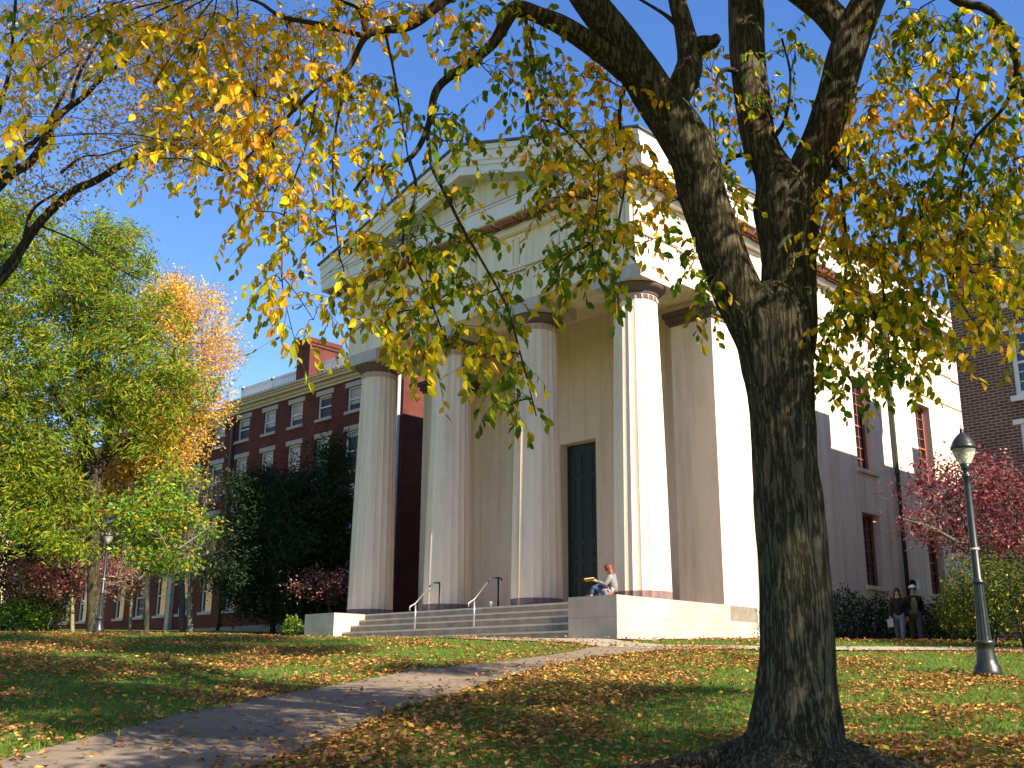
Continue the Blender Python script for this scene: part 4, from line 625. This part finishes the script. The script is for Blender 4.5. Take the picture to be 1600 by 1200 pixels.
# hedges and shrubs
def shrub(name, label, cat, ells, n, leaf, mats, probs, group=None, stems=6, sh=.5, barkm='bark_thin'):
    c0 = np.mean([e[0] for e in ells], 0); base = (c0[0], c0[1], float(gz(c0[0], c0[1]))); T = thing(name, label, cat, base, group); vol = np.array([np.prod(e[1]) for e in ells]) ** .75; vol /= vol.sum(); k = rng.choice(len(ells), n, p=vol); d = unit(rng.normal(size=(n, 3)) + np.array([0, 0, .15])) * (rng.random((n, 1)) ** .28)
    bmp = 1 + .16 * np.sin(d[:, :1] * 7 + 2 * k[:, None]) * np.cos(d[:, 1:2] * 6 + k[:, None]); P = np.array([ells[q][0] for q in k]) + d * bmp * np.array([ells[q][1] for q in k]); P = P[P[:, 2] > gz(P[:, 0], P[:, 1]) + .02]; L_ = rng.uniform(*leaf, len(P)); c_ = G(); leaves(c_, P, rng.normal(size=P.shape) + np.array([0, 0, .1]), L_, L_ * sh, rng.choice(len(mats), len(P), p=probs)); c_.build("foliage", mats, T)
    s_ = G()
    for e in ells:
        for q in range(stems):
            a = rnd.uniform(0, 6.28); t = np.array(e[0]) + np.array([math.cos(a) * e[1][0], math.sin(a) * e[1][1], e[1][2] * .8]) * .7; b_ = np.array([e[0][0] + rnd.uniform(-.1, .1), e[0][1] + rnd.uniform(-.1, .1), float(gz(e[0][0], e[0][1])) - .05]); s_.tube(curve([b_, (b_ + t) / 2 + np.array([0, 0, .15]), t], 6), np.linspace(.022, .008, 6), 5, 0, False)
    s_.build("stems", M[barkm], T); return T
hed = [((.95, y, .85 + .08 * math.sin(y * 3)), (.85, .95, .85 + .12 * math.sin(y * 2.1))) for y in np.arange(7.0, 20.5, 1.1)]
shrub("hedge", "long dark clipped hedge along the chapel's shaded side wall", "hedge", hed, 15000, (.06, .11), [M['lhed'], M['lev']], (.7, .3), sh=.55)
shrub("shrub", "yellow green bush right behind the lamp post base", "shrub", [((7.3, 3.6, .85), (.95, .9, .95)), ((8.2, 3.1, .75), (.9, .9, .85)), ((6.7, 4.3, .6), (.8, .8, .7))], 7000, (.06, .11), [M['lyh'], M['lhed'], M['lgold']], (.56, .40, .04), "shrubs by the brick hall")
shrub("shrub", "taller yellow green bush cut by the right edge of the photograph", "shrub", [((9.5, 4.0, 1.0), (1.0, .9, 1.2)), ((10.4, 4.6, 1.0), (1.0, .9, 1.2))], 6500, (.06, .11), [M['lyh'], M['lhed'], M['lgold']], (.5, .47, .03), "shrubs by the brick hall")
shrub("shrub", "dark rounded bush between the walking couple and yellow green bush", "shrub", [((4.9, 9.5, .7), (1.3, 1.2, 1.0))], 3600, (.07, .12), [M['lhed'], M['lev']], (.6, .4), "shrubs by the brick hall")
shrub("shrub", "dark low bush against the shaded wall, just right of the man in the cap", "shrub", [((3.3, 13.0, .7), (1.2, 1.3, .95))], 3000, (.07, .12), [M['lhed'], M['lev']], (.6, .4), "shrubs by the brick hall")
shrub("shrub", "small lime green shrub beside the left plinth block", "shrub", [(at(457, 980, 36.5), (.35, .35, .38))], 500, (.08, .13), [M['lsap'], M['lyh']], (.5, .5), stems=8)
shrub("shrub", "bright green bush at far left under the feathery tree", "shrub", [(at(60, 955, 47), (1.3, 1.2, 1.1)), (at(30, 975, 46.5), (1.2, 1.2, .9)), (at(75, 925, 47), (.8, .8, .7))], 4200, (.10, .18), [M['lsap'], M['llocd'], M['lhed']], (.4, .35, .25), "bushes at far left", barkm='bark_pale')
shrub("shrub", "dark brownish thicket at the left edge below the feathery tree", "shrub", [(at(5, 930, 49), (2.2, 2, 2.4)), (at(-60, 930, 49), (2.5, 2, 2.8)), (at(60, 890, 50), (1.8, 1.8, 1.8)), (at(20, 860, 50), (2.4, 2, 1.6))], 14000, (.10, .18), [M['lhed'], M['lev'], M['lbr']], (.45, .3, .25), "bushes at far left")

# ------------------------------------------------------------------ lamp posts
def fl16(th): return 1 - .10 * (np.cos(th * 12) > .2)
def lamp(base, label, h=3.95):
    T = thing("lamp_post", label, "lamp post", base, "old style black lamp posts"); c = np.array(base); k = h / 3.95
    G().lathe(c, [(.215 * k, -.05), (.215 * k, .07 * k), (.205 * k, .09 * k), (.20 * k, .14 * k), (.165 * k, .19 * k), (.15 * k, .25 * k), (.135 * k, .38 * k), (.128 * k, .46 * k), (.155 * k, .48 * k), (.155 * k, .53 * k), (.12 * k, .55 * k)], 32).build("base", M['iron'], T)
    G().lathe(c, [(.112 * k, .5501 * k), (.105 * k, .6 * k), (.085 * k, 1.1 * k), (.075 * k, 1.42 * k)], 96, 0, fl16).build("fluted_shaft", M['iron'], T)
    G().lathe(c, [(.095 * k, 1.4201 * k), (.10 * k, 1.45 * k), (.08 * k, 1.48 * k), (.068 * k, 1.50 * k), (.056 * k, 3.0 * k), (.055 * k, 3.12 * k), (.075 * k, 3.14 * k), (.075 * k, 3.17 * k), (.052 * k, 3.19 * k), (.055 * k, 3.26 * k), (.08 * k, 3.28 * k), (.07 * k, 3.31 * k), (.088 * k, 3.36 * k)], 24).build("pole", M['iron'], T)
    G().lathe(c, [(.070 * k, 1.95 * k), (.071 * k, 1.985 * k)], 24).build("paper_band", M['cream'], T)
    G().lathe(c, [(.085 * k, 3.361 * k), (.12 * k, 3.42 * k), (.165 * k, 3.52 * k), (.185 * k, 3.60 * k)], 32, 0, None, False).build("lantern_glass", M['lampglass'], T)
    G().lathe(c, [(.03 * k, 3.362 * k), (.03 * k, 3.42 * k), (.045 * k, 3.46 * k), (.05 * k, 3.52 * k), (.02 * k, 3.57 * k)], 12).build("lamp_bulb", M['white'], T)
    G().lathe(c, [(.19 * k, 3.601 * k), (.205 * k, 3.61 * k), (.205 * k, 3.65 * k), (.19 * k, 3.67 * k), (.17 * k, 3.73 * k), (.125 * k, 3.80 * k), (.075 * k, 3.85 * k), (.04 * k, 3.88 * k), (.03 * k, 3.91 * k), (.035 * k, 3.93 * k), (.012 * k, 3.97 * k), (.008 * k, 4.03 * k)], 32).build("lantern_cap", M['iron'], T)
m = mat("lantern_glass", (.85, .83, .72), .25); bs_ = m.node_tree.nodes["Principled BSDF"]; bs_.inputs["Transmission Weight"].default_value = .75; bs_.inputs["IOR"].default_value = 1.1; M['lampglass'] = m
lp = at(1542, 1036, 18.8); lamp((lp[0], lp[1], float(gz(lp[0], lp[1]))), "tall black lamp post in front of the maroon dogwood at right")
lp = at(153, 990, 42); lamp((lp[0], lp[1], float(gz(lp[0], lp[1]))), "distant black lamp post beside the feathery tree's trunk at left", 3.75)

# ------------------------------------------------------------------ people
def skin(name, J, Ed, mats, parent, root):
    """J: name -> (x,y,z,r) local to the person; Ed: edges; a skin-modifier surface grown along the bones"""
    ks = list(J); me = bpy.data.meshes.new(name); me.from_pydata([J[k][:3] for k in ks], [(ks.index(a), ks.index(b)) for a, b in Ed], []); o = bpy.data.objects.new(name, me); COL.objects.link(o); me.materials.append(mats)
    o.parent = parent; sk_ = o.modifiers.new("skin", 'SKIN'); sk_.use_smooth_shade = True
    for k, v in enumerate(ks): r = J[v][3]; me.skin_vertices[0].data[k].radius = (r, r) if np.isscalar(r) else r; me.skin_vertices[0].data[k].use_root = (v == root)
    sb = o.modifiers.new("sub", 'SUBSURF'); sb.levels = 1; sb.render_levels = 2; return o
def chain(*a): return list(zip(a, a[1:]))
def sub(J, keys, add): return {k: (*J[k][:3], (J[k][3] if np.isscalar(J[k][3]) else max(J[k][3])) + add) for k in keys}
def hand(J, Ed, wr, hd, s, tag_, thumb):
    """palm and five fingers from the wrist; hd = pointing direction, thumb = side direction"""
    w0 = np.array(J[wr][:3]); hd = unit(np.array(hd, float)); th = unit(np.array(thumb, float)); J[tag_ + 'palm'] = (*(w0 + hd * .055 * s), .028 * s); Ed.append((wr, tag_ + 'palm'))
    nrm = np.cross(hd, th)
    for q, (off, L_) in enumerate(((.028, .070), (.010, .078), (-.010, .073), (-.028, .058))):
        a = w0 + hd * .085 * s + th * off * s; b = a + (hd * .9 + nrm * .25) * L_ * .5 * s; c_ = b + (hd * .6 + nrm * .7) * L_ * .5 * s
        J[f'{tag_}f{q}a'] = (*a, .0095 * s); J[f'{tag_}f{q}b'] = (*b, .0085 * s); J[f'{tag_}f{q}c'] = (*c_, .007 * s); Ed.extend(chain(tag_ + 'palm', f'{tag_}f{q}a', f'{tag_}f{q}b', f'{tag_}f{q}c'))
    a = w0 + hd * .04 * s + th * .035 * s; b = a + (hd * .6 + th * .5) * .035 * s; J[tag_ + 'ta'] = (*a, .011 * s); J[tag_ + 'tb'] = (*b, .009 * s); Ed.extend(chain(tag_ + 'palm', tag_ + 'ta', tag_ + 'tb'))
M['skin'] = noisy("skin", (.50, .29, .20), (.55, .33, .24), 8, .6, .02); M['jkt'] = noisy("jacket_black", (.018, .020, .018), (.032, .034, .030), 14, .85, .2); M['denim'] = noisy("jeans_blue", (.14, .165, .19), (.20, .23, .26), 18, .9, .2); M['denim_d'] = noisy("jeans_dark_blue", (.045, .075, .12), (.08, .12, .18), 18, .9, .2)
M['khaki'] = noisy("trousers_grey_khaki", (.10, .095, .085), (.14, .13, .115), 14, .9, .2); M['sweater'] = noisy("sweater_olive", (.22, .20, .10), (.28, .25, .13), 20, .9, .2); M['capw'] = noisy("cap_white", (.70, .70, .68), (.78, .78, .76), 12, .8, .1); M['hairb'] = noisy("hair_brown", (.050, .024, .014), (.085, .042, .024), 30, .5, .4); M['hairr'] = noisy("hair_red", (.11, .026, .012), (.17, .042, .020), 30, .45, .4)
M['grey_knit'] = noisy("cardigan_grey", (.15, .15, .14), (.22, .215, .20), 20, .9, .2); M['shoe'] = noisy("shoe_dark", (.02, .018, .016), (.035, .03, .026), 8, .6, .1); M['paper'] = noisy("paper", (.70, .66, .52), (.78, .74, .60), 8, .8, .05)
def headparts(T, J, hair, long_, facing):
    hc = np.array(J['head'][:3]); f = unit(np.array(facing, float)); s_ = unit(np.cross(f, [0, 0, 1.0])); upv = np.cross(s_, f); H = G()
    th = np.linspace(0, 2 * math.pi, 20, endpoint=False); V = []; rings = 12
    for a in range(rings + 1):
        phi = math.pi * .62 * a / rings if not long_ else math.pi * .60 * a / rings
        for t in th:
            frontness = max(0, math.cos(t)); zz = math.cos(phi); rr = math.sin(phi); drop = 0
            cut = 1.0 if frontness < .35 or zz > .45 else .74
            V.append(hc + (f * math.cos(t) * rr * .118 * cut + s_ * math.sin(t) * rr * .098 - f * .012 + upv * (zz * .135 + .015)))
    n = 20
    if long_:
        for a in range(1, 6):
            for t in th: fr_ = math.cos(t); k = 1.0 + .05 * a; V.append(hc + (f * min(math.cos(t), -.05) * .11 * k + s_ * math.sin(t) * .105 * k - f * .012 + upv * (-.03 - .030 * a)))
    m_ = len(V) // n; i, j = np.meshgrid(np.arange(m_ - 1), np.arange(n), indexing='ij'); j2 = (j + 1) % n
    H.add(np.array(V), np.stack([i * n + j, (i + 1) * n + j, (i + 1) * n + j2, i * n + j2], -1).reshape(-1, 4), 0, True); ho = H.mesh("hair"); link("hair", ho, hair, T); ob = T.children[-1]
    for sg in (-1, 1): e = G().lathe(hc + f * .094 + s_ * .033 * sg + upv * .005 - np.array([0, 0, .008]), [(.002, 0), (.009, .004), (.011, .008), (.009, .012), (.002, .016)], 8); link("eye", e.mesh("eye"), M['shoe'], T)
    mo = G().tube([hc + f * .093 + s_ * .022 - upv * .062, hc + f * .10 - upv * .064, hc + f * .093 - s_ * .022 - upv * .062], .005, 6); link("mouth", mo.mesh("mouth"), M['pinkneck'], T)
def walker(base, face, label, H, fem):
    """walking figure; local +Y is forward, turned so that it faces `face` degrees"""
    T = thing("person", label, "person", base); T.rotation_euler = (0, 0, math.radians(face)); s = H / 1.75; k = .92 if fem else 1.0
    J = {'pel': (0, 0, .95, .125 * k), 'waist': (0, .005, 1.10, .118 * k), 'chest': (0, .01, 1.30, .135 * k), 'shc': (0, 0, 1.42, .10 * k), 'neck': (0, .005, 1.50, .055), 'jaw': (0, .035, 1.565, .066), 'head': (0, .025, 1.635, .092), 'crown': (0, .005, 1.70, .075), 'nose': (0, .115, 1.625, .013)}
    for sg, n_, fwd in ((-1, 'l', .24), (1, 'r', -.20)):
        J.update({n_ + 'hip': (sg * .09, 0, .90, .105 * k), n_ + 'knee': (sg * .095, fwd * .55 + .03, .50, .066), n_ + 'ank': (sg * .09, fwd - (.04 if fwd < 0 else 0), .10 + (.05 if fwd < 0 else 0), .045), n_ + 'heel': (sg * .09, fwd - .03, .045 + (.03 if fwd < 0 else 0), .038), n_ + 'toe': (sg * .095, fwd + .16, .035, .036),
                  n_ + 'sh': (sg * .165 * k, 0, 1.40, .066 * k), n_ + 'elb': (sg * .225, -fwd * .4 - .02, 1.13, .047), n_ + 'wr': (sg * .235, -fwd * .7 + .06, .90, .032)})
    J = {a: (b[0] * s, b[1] * s, b[2] * s, b[3] * s) for a, b in J.items()}; Ed = chain('pel', 'waist', 'chest', 'shc', 'neck', 'jaw', 'head', 'crown') + [('head', 'nose')]
    for n_ in 'lr': Ed += chain('pel', n_ + 'hip', n_ + 'knee', n_ + 'ank', n_ + 'heel', n_ + 'toe') + chain('shc', n_ + 'sh', n_ + 'elb', n_ + 'wr')
    for n_, sg in (('l', -1), ('r', 1)): hand(J, Ed, n_ + 'wr', (0, .25, -1), s, n_ + 'h', (-sg * .3, 1, .2))
    skin("body", J, Ed, M['skin'], T, 'pel')
    tk = ['pel', 'lhip', 'lknee', 'lank', 'rhip', 'rknee', 'rank']; skin("trousers", sub(J, tk, .016), chain('pel', 'lhip', 'lknee', 'lank') + chain('pel', 'rhip', 'rknee', 'rank'), M['denim'] if fem else M['khaki'], T, 'pel')
    for n_ in 'lr': skin("shoe", sub(J, [n_ + 'ank', n_ + 'heel', n_ + 'toe'], .014), chain(n_ + 'ank', n_ + 'heel', n_ + 'toe'), M['shoe'], T, n_ + 'heel')
    jk = ['pel', 'waist', 'chest', 'shc', 'lsh', 'lelb', 'lwr', 'rsh', 'relb', 'rwr']; JJ = sub(J, jk, .028 if fem else .024)
    if fem: JJ['pel'] = (J['pel'][0], J['pel'][1], J['pel'][2] - .06, JJ['pel'][3] + .015)
    skin("jacket", JJ, chain('pel', 'waist', 'chest', 'shc') + chain('shc', 'lsh', 'lelb', 'lwr') + chain('shc', 'rsh', 'relb', 'rwr'), M['jkt'], T, 'chest')
    if not fem:
        q = G(); P = np.array([(x, .145 + .02 * math.cos(x * 9), z) for z in np.linspace(.93, 1.40, 8) for x in np.linspace(-.085 + .03 * (z > 1.3), .085 - .03 * (z > 1.3), 6)]) * s; P[:, 1] += (.022 * s) * np.sin((P[:, 2] / s - .93) / .47 * math.pi)
        i, j = np.meshgrid(np.arange(7), np.arange(5), indexing='ij'); q.add(P, np.stack([i * 6 + j, i * 6 + j + 1, (i + 1) * 6 + j + 1, (i + 1) * 6 + j], -1).reshape(-1, 4), 0, True); so_ = link("sweater", q.mesh("sweater"), M['sweater'], T); sd = so_.modifiers.new("thick", 'SOLIDIFY'); sd.thickness = .03
    headparts(T, J, M['hairb'], fem, (0, 1, 0))
    if not fem:
        hc = np.array(J['head'][:3]); cp = G(); rr = [(.118 * math.cos(a), .03 + .10 * math.sin(a)) for a in np.linspace(0, math.pi / 2 - .02, 8)]; cp.lathe(hc + np.array([0, -.005, .02]), rr, 24); cp.prism([hc + np.array([x, .09 + .075 * math.sqrt(max(0, 1 - (x / .085) ** 2)), .045]) for x in np.linspace(-.085, .085, 9)] + [hc + np.array([.08, .06, .05]), hc + np.array([-.08, .06, .05])], (0, 0, .012)); link("cap", cp.mesh("cap"), M['capw'], T)
    return T, J
CD = math.degrees(math.atan2(CAM[1] - 11, CAM[0] - 2)) - 90
wb = at(1408, 1000, 33.6); wT, wJ = walker((wb[0], wb[1], float(gz(wb[0], wb[1]))), CD - 6, "woman in black jacket and pale jeans walking past the dark hedge", 1.68, True)
mb = at(1433, 1000, 34.2); walker((mb[0], mb[1], float(gz(mb[0], mb[1]))), CD + 2, "man in white cap, open dark jacket and olive sweater walking beside woman", 1.80, False)
a = math.radians(CD - 6); hp = np.array(wJ['rhpalm'][:3]); hp = np.array([hp[0] * math.cos(a) - hp[1] * math.sin(a), hp[0] * math.sin(a) + hp[1] * math.cos(a), hp[2]]) + np.array([wb[0], wb[1], float(gz(wb[0], wb[1]))])
q = G().prism([hp + np.array(v) for v in ((-.09, -.05, -.02), (.09, -.05, .02), (.10, -.03, -.22), (-.06, -.03, -.25))], (.004, .008, 0)); tag(q.build("paper_sheet", M['white']), "white folded papers held by the woman in pale jeans", "paper")

# seated reader on the right plinth block, leaning on the column
SB = (-.72, .74, ZP); T = thing("person", "red haired woman in grey cardigan reading, seated on the right plinth block", "person", SB); s = .98; T.rotation_euler = (0, 0, .5)
J = {'pel': (0, 0, .11, .115), 'waist': (.02, 0, .24, .108), 'chest': (.0, 0, .42, .122), 'shc': (-.03, 0, .54, .09), 'neck': (-.055, 0, .605, .05), 'jaw': (-.115, 0, .645, .06), 'head': (-.105, 0, .715, .088), 'crown': (-.075, 0, .785, .07), 'nose': (-.20, 0, .69, .013)}
for sg, n_ in ((-1, 'l'), (1, 'r')):
    J.update({n_ + 'hip': (-.08, sg * .09, .10, .10), n_ + 'knee': (-.46, sg * .10 - .02, .32 if sg > 0 else .26, .062), n_ + 'ank': (-.42 + (.0 if sg > 0 else -.12), sg * .09 - .02, .07, .045), n_ + 'heel': (-.40 + (0 if sg > 0 else -.12), sg * .09 - .02, .04, .036), n_ + 'toe': (-.60 + (0 if sg > 0 else -.10), sg * .09 - .02, .035, .033), n_ + 'sh': (-.03, sg * .16, .51, .06), n_ + 'elb': (-.14, sg * .23, .29, .044), n_ + 'wr': (-.36, sg * .13 - .0, .40, .03)})
J = {a: tuple(v * s for v in b) for a, b in J.items()}; Ed = chain('pel', 'waist', 'chest', 'shc', 'neck', 'jaw', 'head', 'crown') + [('head', 'nose')]
for n_ in 'lr': Ed += chain('pel', n_ + 'hip', n_ + 'knee', n_ + 'ank', n_ + 'heel', n_ + 'toe') + chain('shc', n_ + 'sh', n_ + 'elb', n_ + 'wr')
for n_, sg in (('l', -1), ('r', 1)): hand(J, Ed, n_ + 'wr', (-1, -.2 * sg, .35), s, n_ + 'h', (0, -sg, .5))
skin("body", J, Ed, M['skin'], T, 'pel'); skin("trousers", sub(J, ['pel', 'lhip', 'lknee', 'lank', 'rhip', 'rknee', 'rank'], .015), chain('pel', 'lhip', 'lknee', 'lank') + chain('pel', 'rhip', 'rknee', 'rank'), M['denim_d'], T, 'pel')
for n_ in 'lr': skin("shoe", sub(J, [n_ + 'ank', n_ + 'heel', n_ + 'toe'], .012), chain(n_ + 'ank', n_ + 'heel', n_ + 'toe'), M['shoe'], T, n_ + 'heel')
skin("cardigan", sub(J, ['pel', 'waist', 'chest', 'shc', 'lsh', 'lelb', 'lwr', 'rsh', 'relb', 'rwr'], .02), chain('pel', 'waist', 'chest', 'shc') + chain('shc', 'lsh', 'lelb', 'lwr') + chain('shc', 'rsh', 'relb', 'rwr'), M['grey_knit'], T, 'chest'); headparts(T, J, M['hairr'], True, (-1, 0, -.25))
bk = thing("book", "open pale book held up by the seated reader", "book", (SB[0] - .52 * math.cos(.5), SB[1] - .52 * math.sin(.5), ZP + .45)); bk.rotation_euler = (0, 0, .5); q = G(); c = np.array(bk.location)
for sg in (-1, 1):
    q.prism([c + np.array(v) for v in ((.08, 0, -.02), (.08, sg * .17, .03), (-.16, sg * .17, .005), (-.16, 0, -.045))], (0, 0, .014))
q.build("pages", M['paper'], bk); q = G()
for sg in (-1, 1): q.prism([c + np.array(v) for v in ((.09, 0, -.0305), (.09, sg * .18, .02), (-.17, sg * .18, -.006), (-.17, 0, -.0565))], (0, 0, .007))
q.build("cover", M['fy'], bk)
m = mat("floral_cloth", (.1, .1, .3), .9); p = pos(m); v = nd(m, "ShaderNodeTexVoronoi"); v.inputs["Scale"].default_value = 14; lk(m, p, v.inputs["Vector"]); setcol(m, ramp(m, v.outputs["Color"], [(.25, (.045, .09, .25)), (.45, (.34, .36, .40)), (.6, (.55, .10, .10)), (.8, (.60, .22, .20))])); m.node_tree.nodes["Color Ramp"].color_ramp.interpolation = 'CONSTANT'
bg_ = thing("handbag", "small red and blue floral bag beside the seated reader", "bag", (-.62, .33, ZP)); q = G(); prof = [(.13, 0), (.15, .03), (.155, .08), (.135, .15), (.105, .17)]; q.lathe((-.62, .36, ZP), prof, 28); o = q.build("bag_body", m, bg_); o.scale = (1.1, .55, 1)
G().tube([(-.72, .36, ZP + .15), (-.69, .36, ZP + .22), (-.62, .36, ZP + .25), (-.55, .36, ZP + .22), (-.52, .36, ZP + .15)], .012, 8).build("bag_handle", M['sash_red'], bg_)

# ------------------------------------------------------------------ grass blades and fallen leaves
def fan(n, u0, u1, pw=1.0, half=.62):
    u = u0 + (u1 - u0) * rng.random(n) ** pw; v = u * half * rng.uniform(-1, 1, n); return CAM[0] + _fw[0] * u + _rt[0] * v, CAM[1] + _fw[1] * u + _rt[1] * v, u
def offpath(x, y): return ~inpoly(x, y, PATHPOLY) & ~((x > -12.9) & (x < 1.2) & (y > -2.2)) & ~((y > -2.6 + (x - 1.7) * .98) & (y < -1.2 + (x - 2.4) * .95) & (x > 1.2))
x, y, u = fan(150000, 7.6, 28, 1.15); ok = offpath(x, y) & (np.hypot(x - 11.83, y + 12.4) > .75); x, y = x[ok], y[ok]; n = len(x); g = G()
P = np.stack([x, y, gz(x, y) - .005], -1); a = rng.uniform(0, 6.28, n); wv = np.stack([np.cos(a), np.sin(a), np.zeros(n)], -1) * rng.uniform(.004, .009, n)[:, None]; tip = P + np.stack([rng.normal(size=n) * .025, rng.normal(size=n) * .025, rng.uniform(.03, .075, n)], -1)
g.add(np.stack([P - wv, P + wv, tip], 1).reshape(-1, 3), np.arange(3 * n).reshape(-1, 3)); kind(g.build("grass", M['blade']), "stuff")
x1, y1, u1 = fan(135000, 7.6, 30, 1.15); k1 = np.array([noise.noise(Vector((a * .55, b * .55, 3.3))) + .6 * noise.noise(Vector((a * 1.7, b * 1.7, 9.1))) for a, b in zip(x1, y1)]); on = inpoly(x1, y1, PATHPOLY)
pe = np.array(PR); dpe = np.min(np.hypot(x1[:, None] - resample(PR, 60)[None, :, 0], y1[:, None] - resample(PR, 60)[None, :, 1]), axis=1); pr_ = np.clip(.36 + 1.5 * k1, .03, .95) + 1.1 * np.exp(-dpe / 1.0); dt = np.hypot(x1 - 11.83, y1 + 12.4); pr_ += .25 * np.exp(-dt / 1.5); pr_ = np.where(on, .03 + .2 * np.exp(-dpe / .25), pr_)
onw = ~offpath(x1, y1) & ~on; pr_ = np.where(onw, .06, pr_); ok = (rng.random(len(x1)) < pr_) & ~((x1 > -12.9) & (x1 < 0.02) & (y1 > -.03)) & (dt > .55)
x1, y1 = x1[ok], y1[ok]; n = len(x1); g = G(); P = np.stack([x1, y1, gz(x1, y1) + rng.uniform(.02, .055, n) + np.where(on[ok] | onw[ok], .02, 0)], -1); D = rng.normal(size=(n, 3)) * np.array([1, 1, .25]); L_ = rng.uniform(.04, .092, n)
bent = (np.array([(0, 0, .10), (.4, .5, .16), (.5, 0, -.06), (.4, -.5, .16), (1, 0, .12)]), np.array([(0, 2, 1), (0, 3, 2), (1, 2, 4), (2, 3, 4)]))
leaves(g, P, D, L_, L_ * .62, rng.choice(3, n, p=(.50, .36, .14)), bent, rng.normal(size=(n, 3)) * .35 + np.array([0, 0, 1.0])); kind(g.build("fallen_leaves", [M['fb'], M['fo'], M['fy']]), "stuff")
